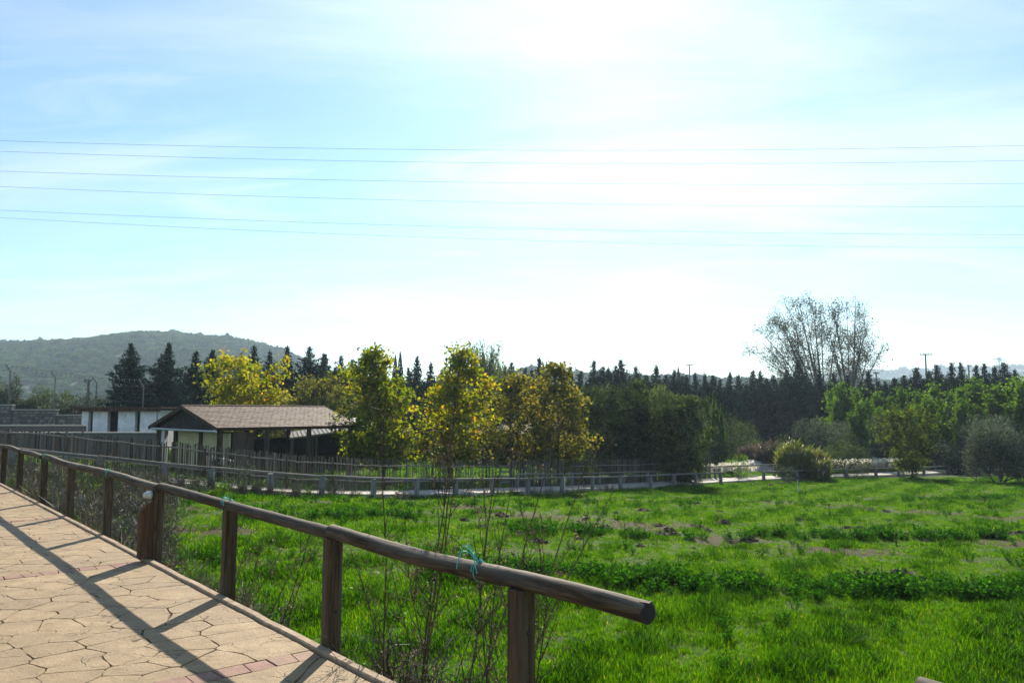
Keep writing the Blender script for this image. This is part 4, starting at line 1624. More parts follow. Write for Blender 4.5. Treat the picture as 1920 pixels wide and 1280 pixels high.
def bush(seed, H, R, n=2200, leaf=0.10, lobes=9, asp=0.45, var=(.5, .2), stems=6, flat=1.0):
    """rounded shrub or many-stemmed tree crown that reaches the ground"""
    r_ = np.random.default_rng(seed)
    T, C = MB(), MB()
    cen = []
    for k in range(lobes):
        a = k * 2.4 + r_.uniform(-.5, .5)
        rr = R * (0.25 + 0.5 * math.sqrt(r_.random()))
        z = H * r_.uniform(0.16, 0.76)
        cen.append((np.array([math.cos(a) * rr, math.sin(a) * rr, z]), R * r_.uniform(0.34, 0.55), H * r_.uniform(.2, .33)))
    for k in range(stems):
        a = r_.uniform(0, 6.28)
        tgt = cen[k % lobes][0]
        p = curve_pts((math.cos(a) * .12 * R, math.sin(a) * .12 * R, -0.15), tgt, np.linalg.norm(tgt), r_, 5, 0, 0.1)
        T.tube(p, np.linspace(0.05 * H / 3, 0.012, 6), 5, False)
    per = n // lobes
    for c0, rx, rz in cen:
        d = nrm(r_.normal(size=(per, 3)))
        rad_ = r_.uniform(0.25, 1.0, per) ** 0.45 * (1 + 0.22 * np.sin(d[:, 0] * 7 + seed) * np.sin(d[:, 2] * 6))
        c = c0 + d * rad_[:, None] * np.array([rx, rx, rz])
        c[:, 2] = np.maximum(c[:, 2], 0.03 * r_.random(per))
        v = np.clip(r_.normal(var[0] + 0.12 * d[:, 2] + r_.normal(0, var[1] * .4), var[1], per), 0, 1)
        C.quads(leaf_quads(c, leaf, r_, 0.4, asp, d + np.array([0, 0, .4])), v)
    return T, C


def put_tree(name, meshes, x, y, label, cat='tree', group=None, scale=1.0, rz=0.0, z=None, sz=None):
    e = empty(name, (x, y, (gz(x, y) if z is None else z) - 0.03), rz, label, cat, group)
    e.scale = (scale, scale, sz or scale)
    inst('trunk', meshes[0], e)
    inst('crown', meshes[1], e)
    return e


def tree_meshes(TC, bark, leafm):
    return TC[0].mesh('trunk', bark, True), TC[1].mesh('crown', leafm)


def spot(px, d):
    return xat(px, d), d


def tall(px, py_top, d):
    x, y = spot(px, d)
    return at(px, py_top, d)[2] - gz(x, y)


ORD = ['first', 'second', 'third', 'fourth', 'fifth', 'sixth', 'seventh', 'eighth', 'ninth', 'tenth', 'eleventh', 'twelfth', 'thirteenth', 'fourteenth', 'fifteenth', 'sixteenth', 'seventeenth', 'eighteenth', 'nineteenth']


def ordinal(k):
    """0 -> first ... as words"""
    n = k + 1
    if n <= 19:
        return ORD[k]
    tens, u = divmod(n, 10)
    w = {2: 'twent', 3: 'thirt', 4: 'fort', 5: 'fift'}[tens]
    return w + 'ieth' if u == 0 else w + 'y-' + ORD[u - 1]


# ------------------------------------------------------------------ trees of the middle ground
def one_tree(px, top, d, halfw, label, leafm, seed, name='broadleaf_tree', **kw):
    H = tall(px, top, d)
    R = halfw / FPX * d
    x, y = spot(px, d)
    return put_tree(name, tree_meshes(broadleaf(seed, H, R, **kw), M['bark'], M[leafm]), x, y, label)


one_tree(462, 668, 53, 76, 'round yellow-green tree rising behind the shelter roof', 'plane', 1, base=0.25, n_br=36, per=20, leaf=0.21, shape='round', mat_var=(.42, .17), sub=5)
one_tree(722, 640, 43, 64, 'tall bright yellow autumn tree right of the shelter', 'plane', 2, base=0.13, n_br=46, per=22, leaf=0.21, shape='egg', mat_var=(.42, .17), sub=5)
one_tree(846, 634, 44.5, 64, 'tall yellow and rust autumn tree with a narrow crown top', 'plane', 3, base=0.12, n_br=46, per=20, leaf=0.20, shape='egg', mat_var=(.42, .22), sub=5)
one_tree(958, 690, 49, 54, 'thin brownish autumn tree between the yellow tree and the darker trees', 'plane_dull', 4, base=0.16, n_br=40, per=17, leaf=0.19, shape='egg', mat_var=(.36, .24), sub=5)
one_tree(1048, 666, 47, 60, 'olive-yellow autumn tree with a straight dark trunk behind the palings', 'plane_dull', 5, base=0.14, n_br=48, per=20, leaf=0.19, shape='egg', mat_var=(.34, .22), sub=5)
one_tree(592, 706, 60, 62, 'dull brown-green tree just above the right end of the shelter roof', 'plane_dull', 6, base=0.12, n_br=34, per=26, leaf=0.19, shape='round', mat_var=(.28, .18), sub=5)
one_tree(660, 730, 66, 48, 'dark leafy tree in the gap left of the bright yellow tree', 'evergreen', 7, base=0.08, n_br=26, per=34, leaf=0.18, shape='round', sub=4)
one_tree(540, 735, 64, 46, 'dusky bare-twigged tree left of the brown-green tree', 'plane_dull', 8, base=0.10, n_br=30, per=14, leaf=0.16, shape='round', mat_var=(.15, .12), sub=6)
one_tree(915, 745, 66, 60, 'dark leafy tree standing behind the barn', 'evergreen', 9, base=0.08, n_br=26, per=34, leaf=0.18, shape='round', sub=4)
one_tree(780, 755, 62, 55, 'dark leafy tree filling the gap between the two yellow trees', 'evergreen', 10, base=0.06, n_br=26, per=34, leaf=0.18, shape='round', sub=4)

# dense dark glossy trees in the centre right
for k, (px, top, d, hw_, lab) in enumerate([(1142, 722, 53, 82, 'large dense dark glossy tree at the centre right'), (1205, 728, 55, 50, 'dense dark tree in the middle of the glossy clump'), (1268, 738, 52, 60, 'dense dark tree at the right end of the glossy clump')]):
    H = tall(px, top, d)
    x, y = spot(px, d)
    T, C = broadleaf(30 + k, H, hw_ / FPX * d, base=0.05, n_br=46, per=34, leaf=0.20, shape='round', clump=.42, sub=5, mat_var=(.5, .22), asp=.5)
    put_tree('evergreen_tree', tree_meshes((T, C), M['bark'], M['evergreen']), x, y, lab)

# willows
def willow(seed, H, R):
    r_ = np.random.default_rng(seed)
    T, C = MB(), MB()
    tp = curve_pts((0, 0, -.2), (0.05, 0, 1), H * .6, r_, 6, 0, .05)
    T.tube(tp, np.linspace(.22, .1, 7), 8)
    for k in range(46):
        a = k * 2.4 + r_.uniform(-.3, .3)
        f = math.sqrt(r_.random())
        L = R * f
        tgt = np.array([math.cos(a) * L, math.sin(a) * L, H * (1.0 - 0.30 * f * f - .12 * r_.random())])
        d = tgt - tp[-2]
        bp = curve_pts(tp[-2], d + [0, 0, 1.0], np.linalg.norm(d), r_, 6, .05, .06)
        T.tube(bp, np.linspace(.05, .01, 7), 4, False)
        for s in range(13):
            st = bp[r_.integers(3, 7)] + r_.normal(0, .25, 3)
            n = 26
            t = np.sort(r_.random(n))
            c = st + np.c_[t * r_.normal(0, .3), t * r_.normal(0, .3), -t * r_.uniform(.8, 2.3)] + r_.normal(0, .07, (n, 3))
            C.quads(leaf_quads(c, .22, r_, 0, .28, np.tile([0, 0, -1.], (n, 1))), np.clip(r_.normal(.5, .2, n), 0, 1))
    return T, C


for k, (px, top, d, hw_, lab) in enumerate([(908, 630, 84, 56, 'pale green weeping willow above the dark conifers'), (1130, 716, 72, 36, 'small weeping willow showing over the glossy clump'), (1236, 716, 74, 26, 'small pale weeping tree left of the conifer row')]):
    x, y = spot(px, d)
    put_tree('willow_tree', tree_meshes(willow(60 + k, tall(px, top, d), hw_ / FPX * d), M['bark'], M['willow']), x, y, lab)

# conifers
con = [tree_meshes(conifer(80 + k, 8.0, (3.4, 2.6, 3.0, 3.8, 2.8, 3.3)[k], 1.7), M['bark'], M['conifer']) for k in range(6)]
con_big = [tree_meshes(conifer(90 + k, 8.0, 3.1, 2.2), M['bark'], M['conifer']) for k in range(3)]
rc = np.random.default_rng(5)
for k, (px, top, d, lab) in enumerate([(246, 641, 64, 'large dark conifer at the left end of the group behind the white block'), (306, 639, 65, 'large dark conifer second from the left behind the white block'), (352, 655, 68, 'dark conifer third from the left behind the white block'), (396, 652, 72, 'dark conifer directly left of the round yellow-green tree')]):
    x, y = spot(px, d)
    H = tall(px, top, d)
    put_tree('conifer_tree', con_big[k % 3], x, y, lab, 'tree', 'big conifers at the left', H / 8.0 * 1.2, rc.uniform(0, 6), sz=H / 8.0)
tops_l = [(430, 690, 76), (475, 645, 75), (508, 655, 74), (541, 645, 72), (575, 646, 76), (597, 660, 78), (611, 660, 80), (640, 663, 82), (657, 670, 84), (676, 658, 84), (700, 680, 86), (752, 690, 88), (781, 664, 86), (806, 676, 88), (868, 690, 88), (945, 684, 88), (962, 676, 88)]
tops_l = sorted(tops_l + [(722, 688, 87), (735, 694, 90), (768, 686, 89), (826, 688, 90), (893, 690, 90), (922, 688, 89), (983, 686, 90), (1002, 690, 90), (450, 676, 76), (627, 684, 84)])
for k, (px, top, d) in enumerate(tops_l):
    x, y = spot(px, d)
    H = tall(px, top, d)
    put_tree('conifer_tree', con[rc.integers(0, 6)], x, y, ordinal(k) + ' dark conifer from the left in the loose line behind the yellow trees', 'tree', 'loose line of conifers behind the yellow trees', H / 8.0 * 1.0, rc.uniform(0, 6), sz=H / 8.0)
tops_r = [(1018, 668), (1062, 685), (1086, 692), (1108, 674), (1126, 684), (1143, 686), (1158, 682), (1176, 671), (1193, 684), (1210, 700), (1227, 682), (1245, 700), (1264, 690), (1275, 702), (1289, 698), (1307, 696), (1322, 697), (1337, 700), (1350, 708), (1365, 695), (1385, 700), (1407, 691), (1428, 692), (1452, 700), (1474, 690), (1494, 676), (1522, 700), (1541, 690), (1565, 695), (1592, 700), (1630, 692), (1660, 712), (1678, 706), (1695, 700), (1718, 685), (1741, 692), (1760, 680), (1784, 678), (1804, 676), (1824, 682), (1845, 678), (1866, 684), (1888, 676), (1912, 690), (1935, 684)]
for k, (px, top) in enumerate(tops_r):
    d = np.interp(px, [1000, 1400, 1950], [88, 96, 100]) + rc.uniform(-1.5, 1.5)
    x, y = spot(px, d)
    H = tall(px, top, d)
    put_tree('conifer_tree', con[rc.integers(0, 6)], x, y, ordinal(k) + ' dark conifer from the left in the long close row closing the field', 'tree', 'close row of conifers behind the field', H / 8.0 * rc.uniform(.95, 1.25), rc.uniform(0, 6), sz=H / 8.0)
# a second rank fills the row's foot
for k, px in enumerate(range(1030, 1960, 34)):
    d = np.interp(px, [1000, 1400, 1950], [92, 100, 104]) + rc.uniform(-1.5, 1.5)
    px2 = px + rc.uniform(-9, 9)
    x, y = spot(px2, d)
    H = tall(px2, rc.uniform(702, 722), d)
    put_tree('conifer_tree', con[rc.integers(0, 6)], x, y, ordinal(k) + ' shorter conifer from the left in the rank behind the close row', 'tree', 'second rank of conifers', H / 8.0 * 1.35, rc.uniform(0, 6), sz=H / 8.0)

# slim dark cypresses far off
def cypress(seed, H, R):
    r_ = np.random.default_rng(seed)
    T, C = MB(), MB()
    T.tube([[0, 0, -.2], [0, 0, H * .5], [0, 0, H * .9]], [.15, .1, .03], 6)
    n = 1500
    h = r_.random(n)
    rr = R * np.sin(np.pi * (0.1 + .88 * h) ** .7) * np.sqrt(r_.uniform(.3, 1, n))
    a = r_.uniform(0, 6.28, n)
    C.quads(leaf_quads(np.c_[rr * np.cos(a), rr * np.sin(a), h * H + .1], .3, r_, 0, .4, np.tile([0, 0, 1.], (n, 1))), r_.random(n))
    return T, C


cy = tree_meshes(cypress(1, 10, 0.75), M['bark'], M['conifer'])
for px, top, d, lab in ((750, 661, 140, 'slim dark cypress, the taller of the pair above the yellow trees'), (741, 667, 142, 'slim dark cypress, the shorter of the pair above the yellow trees'), (1272, 690, 150, 'lone slim cypress above the conifer row left of the pole')):
    x, y = spot(px, d)
    H = tall(px, top, d)
    put_tree('cypress_tree', cy, x, y, lab, 'tree', None, H / 10)
cy2 = tree_meshes(cypress(2, 5, 0.30), M['bark'], M['green'])
for px, top, lab in ((1337, 737, 'tallest thin pale cypress before the conifer row'), (1325, 746, 'thin pale cypress left of the tallest thin one'), (1351, 760, 'short thin pale cypress right of the tallest thin one'), (1343, 752, 'thin pale cypress just behind the tallest thin one')):
    x, y = spot(px, 68)
    H = tall(px, top, 68)
    put_tree('cypress_tree', cy2, x, y, lab, 'tree', None, 0.9, 0, sz=H / 5)


# two tall sparse poplars
def poplar(seed, base_x, lo, hi, nl, ell, H0):
    """limbs rising from one stool to points spread over a rounded crown outline; ell = (cx, cz, rx, rz) in metres about the base"""
    r_ = np.random.default_rng(seed)
    T, C = MB(), MB()
    cx, cz, rx, rz = ell

    def leaves_(pts, k, sp_):
        for f in r_.uniform(0.3, 1.0, k):
            m = r_.integers(1, 4)
            C.quads(leaf_quads(pts[min(len(pts) - 1, int(f * len(pts)))] + r_.normal(0, sp_, (m, 3)), .19, r_, .2, .8), np.clip(r_.normal(.5, .25, m), 0, 1))

    def arc(p, q, n, bow, wob):
        t = np.linspace(0, 1, n + 1)[:, None]
        P = p + (q - p) * t
        P = P + bow * np.sin(t * math.pi) + np.vstack([np.zeros(3), r_.normal(0, wob, (n, 3)).cumsum(0) * .35])
        return P
    for k in range(nl):
        a = lo + (hi - lo) * (k + r_.uniform(.2, .8)) / nl
        f = r_.uniform(.86, 1.0)
        tip = np.array([cx + rx * f * math.cos(a), r_.normal(0, rx * .35), cz + rz * f * math.sin(a)])
        z0 = H0 * r_.uniform(.05, .55) if k != nl // 2 else 0.0
        p0 = np.array([0.0, 0, z0 - .3])
        L = np.linalg.norm(tip - p0)
        P = arc(p0, tip, 14, np.array([-.04 * (tip[0]), 0, .05 * L * abs(math.cos(a))]), .10)
        T.tube(P, np.linspace(.24 if k == nl // 2 else .15, .016, 15), 6, False)
        for m in range(18):
            i0 = r_.integers(4, 14)
            t = nrm(P[i0 + 1] - P[i0 - 1])
            ax = nrm(np.cross(t, r_.normal(size=3)))
            ang = r_.uniform(.35, .85)
            q0 = curve_pts(P[i0], t * math.cos(ang) + ax * math.sin(ang), L * r_.uniform(.10, .26) * (1.2 - .055 * i0), r_, 7, -.012, .06)
            e_ = ((q0[-1][0] - cx) / rx) ** 2 + ((q0[-1][2] - cz) / rz) ** 2
            if e_ > 1.08:
                continue
            T.tube(q0, np.linspace(.032, .008, 8), 4, False)
            leaves_(q0, 4, .34)
            for w in range(5):
                j0 = r_.integers(1, 7)
                t2 = nrm(q0[j0 + 1] - q0[j0 - 1])
                ax2 = nrm(np.cross(t2, r_.normal(size=3)))
                w_ = curve_pts(q0[j0], t2 * .8 + ax2 * .7, r_.uniform(.7, 1.9), r_, 4, -.01, .09)
                T.tube(w_, np.linspace(.011, .005, 5), 3, False)
                leaves_(w_, 3, .26)
    return T, C


for px, seed, lo, hi, nl, (ex, ey, rx, ry), lab in ((1543, 3, 3.35, .85, 17, (1508, 640, 99, 84), 'taller broad half-bare poplar above the conifer row'), (1591, 8, 2.6, -.25, 12, (1580, 642, 62, 80), 'smaller half-bare poplar on the right of the tall pair')):
    d = 116.0
    x, y = spot(px, d)
    z0 = gz(x, y)
    k_ = d / FPX
    ell = ((ex - px) * k_, at(px, ey, d)[2] - z0, rx * k_, ry * k_)
    put_tree('poplar_tree', tree_meshes(poplar(seed, 0, lo, hi, nl, ell, at(px, 712, d)[2] - z0), M['bark_pale'], M['poplar']), x, y, lab)

# young green poplars at the right
yp = [tree_meshes(broadleaf(120 + k, 7.0, .95, base=0.08, n_br=44, per=17, leaf=.2, clump=.34, shape='col', sub=3, upang=1.6, mat_var=(.5, .22)), M['bark'], M['green']) for k in range(5)]
ry = np.random.default_rng(9)
ylist = [(1556, 722, 82), (1571, 706, 80), (1588, 730, 79), (1603, 716, 81), (1622, 738, 77), (1640, 724, 80), (1662, 734, 79), (1690, 716, 78), (1712, 722, 80), (1735, 738, 76), (1752, 708, 78), (1773, 722, 80), (1795, 712, 76), (1818, 698, 77), (1838, 722, 76), (1858, 706, 74), (1880, 716, 74), (1898, 690, 72), (1915, 702, 70), (1940, 690, 70), (1745, 758, 73), (1790, 752, 72), (1835, 750, 72), (1690, 762, 74), (1880, 745, 70)]
ylist += [(p_ + ry.uniform(-8, 8), ry.uniform(725, 765), ry.uniform(70, 84)) for p_ in range(1560, 1940, 16)]
for px, top, d in ylist:
    x, y = spot(px, d)
    H = tall(px, top, d)
    put_tree('young_poplar', yp[ry.integers(0, 5)], x, y, 'slender bright green young poplar in the grove at the right', 'tree', 'young poplar grove at the right', H / 7 * ry.uniform(.8, 1.1), ry.uniform(0, 6), sz=H / 7)

one_tree(1702, 766, 60, 52, 'spreading yellow-green tree behind the white flower bed', 'mulberry', 14, name='mulberry_tree', base=0.12, n_br=34, per=20, leaf=.17, shape='round', mat_var=(.18, .12), sub=5)

# olives and shrubs
def shrub(px, top, d, hw_, label, leafm, seed, name='shrub', cat='shrub', n=2600, leaf=.12, lobes=10, asp=.4, group=None, bark='bark'):
    x, y = spot(px, d)
    H = tall(px, top, d)
    TC = bush(seed, H, hw_ / FPX * d, n, leaf, lobes, asp)
    return put_tree(name, tree_meshes(TC, M[bark], M[leafm]), x, y, label, cat, group)


shrub(1862, 783, 55, 52, 'round grey olive tree standing at the pathside near the right edge', 'olive', 1, 'olive_tree', 'tree', 9500, .20, 18)
shrub(1850, 768, 66, 42, 'grey olive tree behind the round pathside olive', 'olive', 2, 'olive_tree', 'tree', 4320, .22, 12)
shrub(1562, 772, 72, 60, 'wide grey-green olive behind the reeds', 'olive', 3, 'olive_tree', 'tree', 6240, .22, 14)
shrub(1515, 782, 74, 36, 'grey-green olive left of the wide one', 'olive', 4, 'olive_tree', 'tree', 3600, .22, 10)
shrub(1650, 776, 72, 38, 'grey olive just left of the spreading yellow-green tree', 'olive', 5, 'olive_tree', 'tree', 4080, .22, 10)
shrub(1783, 790, 66, 40, 'grey olive just right of the spreading yellow-green tree', 'olive', 6, 'olive_tree', 'tree', 4320, .22, 10)
shrub(1915, 805, 66, 34, 'grey olive cut by the right edge of the picture', 'olive', 7, 'olive_tree', 'tree', 3360, .22, 9)
shrub(1575, 804, 62, 46, 'dark green shrub behind the reed clump', 'evergreen', 8, n=4200, leaf=.13, lobes=14)
shrub(1345, 762, 72, 44, 'dark tall shrub right of the glossy trees', 'evergreen', 9, n=3800, leaf=.16)
shrub(1390, 780, 76, 36, 'dark rounded shrub before the conifer row', 'evergreen', 10, n=3000, leaf=.16)
shrub(1330, 800, 66, 34, 'dark low shrub beside the palings end', 'evergreen', 11, n=2600, leaf=.14)
shrub(1384, 846, 56.5, 14, 'small green bush at the right end of the palings', 'green', 12, n=900, leaf=.10, lobes=6)
shrub(1468, 868, 54.5, 17, 'small grey-green bush in front of the rail fence', 'olive', 13, n=1000, leaf=.10, lobes=7)
shrub(1605, 855, 62, 22, 'low grey shrub between the reeds and the flower bed', 'olive', 15, n=800, leaf=.12, lobes=6)
shrub(1690, 850, 64, 34, 'low tangle of green scrub under the spreading tree', 'green', 16, n=1300, leaf=.12, lobes=8)
shrub(1440, 700 + 105, 70, 50, 'dark low thicket behind the russet reeds', 'evergreen', 17, n=3000, leaf=.15, lobes=12)
# old olives behind the wall at the left
for k, (px, top, d, hw_, lm, lab) in enumerate([(10, 700, 64, 28, 'olive', 'dark olive tree at the extreme left edge behind the stone wall'), (58, 735, 66, 34, 'olive', 'grey olive tree second from the left behind the stone wall'), (100, 722, 68, 36, 'evergreen', 'darkest round tree behind the stone wall'), (128, 738, 63, 44, 'olive', 'pale grey olive tree left of the white block'), (170, 735, 65, 38, 'olive', 'silvery olive tree by the corner of the white block'), (-40, 690, 66, 40, 'olive', 'olive tree just outside the left edge')]):
    shrub(px, top, d, hw_, lab, lm, 40 + k, 'olive_tree', 'tree', 4200, .20, 12)
# background bushes under the big trees so that the paddock edge closes
for k, (px, d, hw_) in enumerate([(520, 66, 40), (700, 64, 46), (850, 64, 44), (1010, 58, 36), (1090, 58, 44), (430, 62, 44), (330, 60, 40)]):
    shrub(px, 790 + 5 * (k % 3), d, hw_, ['dark bush behind the shelter, under the brown-green tree', 'dark bush behind the trunk of the bright yellow tree', 'dark bush behind the rust-tinged tree', 'dark bush between barn and straight-trunked tree', 'dark bush at the left foot of the glossy clump', 'dark bush under the round yellow-green tree', 'dark bush at the foot of the left conifers'][k], 'evergreen', 70 + k, n=2400, leaf=.15)


# reeds
def reeds(seed, H, R, n, plume=0.0):
    r_ = np.random.default_rng(seed)
    B, Pm = MB(), MB()
    a = r_.uniform(0, 6.28, n)
    rr = R * np.sqrt(r_.random(n))
    h = H * r_.uniform(.5, 1.0, n) * (1 - .30 * (rr / R) ** 2) * (.82 + .2 * np.sin(a * 3 + seed) * np.sin(rr / R * 5 + seed))
    bx, by = rr * np.cos(a), rr * np.sin(a)
    for k in range(3):
        z0 = h * (0.05 + .3 * k)
        z1 = h * (0.5 + .25 * k)
        ld = np.c_[r_.normal(0, .13, n) + bx * .02 / R, r_.normal(0, .13, n) + by * .02 / R] * h[:, None]
        w = .022
        aa = r_.uniform(0, 6.28, n)
        dx, dy = np.cos(aa) * w, np.sin(aa) * w
        V = np.stack([np.c_[bx - dx, by - dy, z0], np.c_[bx + dx, by + dy, z0], np.c_[bx + ld[:, 0] * .5 + dx, by + ld[:, 1] * .5 + dy, (z0 + z1) / 2 * 1.08], np.c_[bx + ld[:, 0], by + ld[:, 1], z1]], 1)
        B.quads(V, np.clip(r_.normal(.35 + .22 * k, .2, n), 0, 1))
    m = int(n * plume)
    if m:
        c = np.c_[bx[:m], by[:m], h[:m]] + r_.normal(0, .05, (m, 3))
        Pm.quads(leaf_quads(c, .20, r_, 0, .3, np.tile([0.2, 0, 1.], (m, 1))), r_.random(m))
    return B, Pm


for k, (px, top, d, hw_, lm, n, lab) in enumerate([(1484, 814, 59, 30, 'reed', 2000, 'tall yellow-green reed clump by the lower path'), (1524, 828, 58.5, 22, 'reed', 1400, 'green reed clump right of the tallest reeds'), (1440, 816, 66, 30, 'reed_red', 1800, 'russet dry reeds left of the green clump'), (1405, 822, 68, 24, 'reed_red', 1300, 'russet reeds at the left end of the reed bed'), (1532, 850, 57, 16, 'reed', 700, 'low yellow reed tuft behind the rail fence')]):
    x, y = spot(px, d)
    H = tall(px, top, d)
    e = empty('reed_clump', (x, y, gz(x, y)), 0, lab, 'reeds', 'reeds by the lower path')
    B, Pm = reeds(10 + k, H, hw_ / FPX * d, n, .05)
    tag(B.build('blades', M[lm], e), kind='stuff')
    tag(Pm.build('plumes', M['plume'], e), kind='stuff')

# far pale sand bank behind the bush
b = MB()
x, y = spot(1425, 66)
n = 24
an = np.arange(n) / n * 2 * math.pi
V = [[0, 0, 0.85]]
for f, h in ((.35, .8), (.7, .5), (1.0, -.3)):
    for a in an:
        V.append([3.2 * f * math.cos(a) * (1 + .1 * math.sin(3 * a)), 1.7 * f * math.sin(a), h + .06 * math.sin(5 * a)])
F = [[0, 1 + k, 1 + (k + 1) % n] for k in range(n)] + [[1 + r * n + k, 1 + (r + 1) * n + k, 1 + (r + 1) * n + (k + 1) % n, 1 + r * n + (k + 1) % n] for r in range(2) for k in range(n)]
b.add(V, F)
o = b.build('sand_bank', M['concrete'], loc=(x, y, gz(x, y)), smooth=True)
tag(o, kind='structure')

# ------------------------------------------------------------------ scatter (geometry nodes) for uncountable growth
def scatter(name, pts, rots, scl, vid, meshes, label, cat, mat):
    """one object: instances of `meshes` on points"""
    me = bpy.data.meshes.new(name)
    N = len(pts)
    me.vertices.add(N)
    me.vertices.foreach_set('co', np.asarray(pts, float).ravel())
    a = me.attributes.new('rot', 'FLOAT_VECTOR', 'POINT')
    a.data.foreach_set('vector', np.asarray(rots, np.float32).ravel())
    a = me.attributes.new('scl', 'FLOAT_VECTOR', 'POINT')
    s3 = np.asarray(scl, np.float32)
    if s3.ndim == 1:
        s3 = np.repeat(s3[:, None], 3, 1)
    a.data.foreach_set('vector', s3.ravel())
    a = me.attributes.new('vid', 'INT', 'POINT')
    a.data.foreach_set('value', np.asarray(vid, np.int32))
    me.materials.append(mat)
    o = bpy.data.objects.new(name, me)
    col.objects.link(o)
    tag(o, label, cat, None, 'stuff')
    ng = bpy.data.node_groups.new(name + ' scatter', 'GeometryNodeTree')
    ng.interface.new_socket('Geometry', in_out='INPUT', socket_type='NodeSocketGeometry')
    ng.interface.new_socket('Geometry', in_out='OUTPUT', socket_type='NodeSocketGeometry')
    n_in = ng.nodes.new('NodeGroupInput')
    n_out = ng.nodes.new('NodeGroupOutput')
    join = ng.nodes.new('GeometryNodeJoinGeometry')
    L = ng.links

    def named(nm, typ):
        x = ng.nodes.new('GeometryNodeInputNamedAttribute')
        x.data_type = typ
        x.inputs[0].default_value = nm
        return x.outputs[0]
    for k, sm in enumerate(meshes):
        src = bpy.data.objects.new(name + '_source', sm)
        oi = ng.nodes.new('GeometryNodeObjectInfo')
        oi.inputs['Object'].default_value = src
        ip = ng.nodes.new('GeometryNodeInstanceOnPoints')
        cmp_ = ng.nodes.new('FunctionNodeCompare')
        cmp_.data_type = 'INT'
        cmp_.operation = 'EQUAL'
        L.new(named('vid', 'INT'), cmp_.inputs[2])
        cmp_.inputs[3].default_value = k
        L.new(n_in.outputs[0], ip.inputs['Points'])
        L.new(cmp_.outputs[0], ip.inputs['Selection'])
        L.new(oi.outputs['Geometry'], ip.inputs['Instance'])
        L.new(named('rot', 'FLOAT_VECTOR'), ip.inputs['Rotation'])
        L.new(named('scl', 'FLOAT_VECTOR'), ip.inputs['Scale'])
        L.new(ip.outputs[0], join.inputs[0])
    L.new(join.outputs[0], n_out.inputs[0])
    md = o.modifiers.new('scatter', 'NODES')
    md.node_group = ng
    return o


def tuft(seed, n=16, h=(.10, .24), rad_=.12, w=.0055, base_var=.5, sd_=.16, lean=.45):
    r_ = np.random.default_rng(seed)
    b = MB()
    a = r_.uniform(0, 6.28, n)
    rr = rad_ * np.sqrt(r_.random(n))
    hh_ = r_.uniform(h[0], h[1], n)
    la = r_.uniform(0, 6.28, n)
    ll = np.abs(r_.normal(0, lean, n)) * hh_
    p0 = np.c_[rr * np.cos(a), rr * np.sin(a), np.full(n, -.02)]
    ld = np.c_[np.cos(la), np.sin(la)]
    sdv = np.c_[-ld[:, 1], ld[:, 0], np.zeros(n)] * w
    p1 = p0 + np.c_[ld * (ll * .3)[:, None], hh_ * .6]
    p2 = p0 + np.c_[ld * ll[:, None], hh_]
    v = np.clip(r_.normal(base_var, sd_, n), 0, 1)
    b.quads(np.stack([p0 - sdv, p0 + sdv, p1 + sdv * .8, p1 - sdv * .8], 1), v)
    b.tris(np.stack([p1 - sdv * .8, p1 + sdv * .8, p2], 1), v)
    return b


grass_m = [tuft(1, 24, (.07, .18)).mesh('tuft', M['grass']), tuft(2, 22, (.09, .22), base_var=.42).mesh('tuft', M['grass']), tuft(3, 26, (.05, .12), rad_=.15, base_var=.62, lean=.7).mesh('tuft', M['grass']),
           tuft(4, 20, (.12, .30), base_var=.16, w=.007).mesh('tuft', M['grass']), tuft(5, 16, (.05, .12), rad_=.15, base_var=.80, sd_=.2, lean=.9, w=.007).mesh('tuft', M['grass'])]

rg = np.random.default_rng(33)


BANDS = [  # photo polyline of each dark clover row (px, depth) and its half depth in metres, strength
    ([(800, 17.6), (900, 17.9), (1100, 17.8), (1400, 17.6), (1700, 17.3), (2000, 17.6), (2300, 18)], 0.78, 15, 'front row of tall dark clover crossing the field', 0.92),
    ([(960, 24.6), (1150, 24.4), (1400, 25.2), (1650, 25.8), (1950, 26.2), (2150, 26.5)], 0.6, 11, 'second row of dark clover crossing the field', 0.85),
    ([(560, 27.4), (700, 29.0), (860, 31.5), (1050, 33), (1300, 36), (1600, 40), (1950, 43)], 0.6, 7, 'third thin row of clover near the far edge of the field', 0.7),
    ([(440, 22.4), (560, 23.0), (680, 24.5), (790, 26)], 0.9, 9, 'patch of dark leafy weeds at the left end of the field', 0.9),
]


def band_dist(x, y):
    dm = np.full(len(x), 99.0)
    for pl, hd, *_ in BANDS:
        P = np.array([spot(px, d) for px, d in pl])
        yy = np.interp(x, P[:, 0], P[:, 1])
        ins = (x > P[0, 0]) & (x < P[-1, 0])
        dm = np.where(ins, np.minimum(dm, np.abs(y - yy) / hd), dm)
    return dm


def lp_clear(x, y, m=0.15):
    """distance test: True where not on the lower path"""
    C_ = LPF[:, :2] + LPN * (LPW / 2)
    d = np.full(len(x), 99.0)
    for k in range(0, len(C_)):
        d = np.minimum(d, np.hypot(x - C_[k, 0], y - C_[k, 1]))
    return d > LPW / 2 + m


def side_of_lp(x, y):
    """True on the viewer's side of the lower path"""
    px = 960 + FPX * x / np.maximum(y, .1)
    yy = np.interp(px, 960 + FPX * LPF[:, 0] / LPF[:, 1], LPF[:, 1])
    return y < yy


def fld_points(N, d0, d1, xl, xr):
    """random ground points inside the view wedge, denser when nearer"""
    u = rg.random(N)
    d = (d0 ** 0.9 + u * (d1 ** 0.9 - d0 ** 0.9)) ** (1 / 0.9)
    px = rg.uniform(xl, xr, N)
    return xat(px, d), d


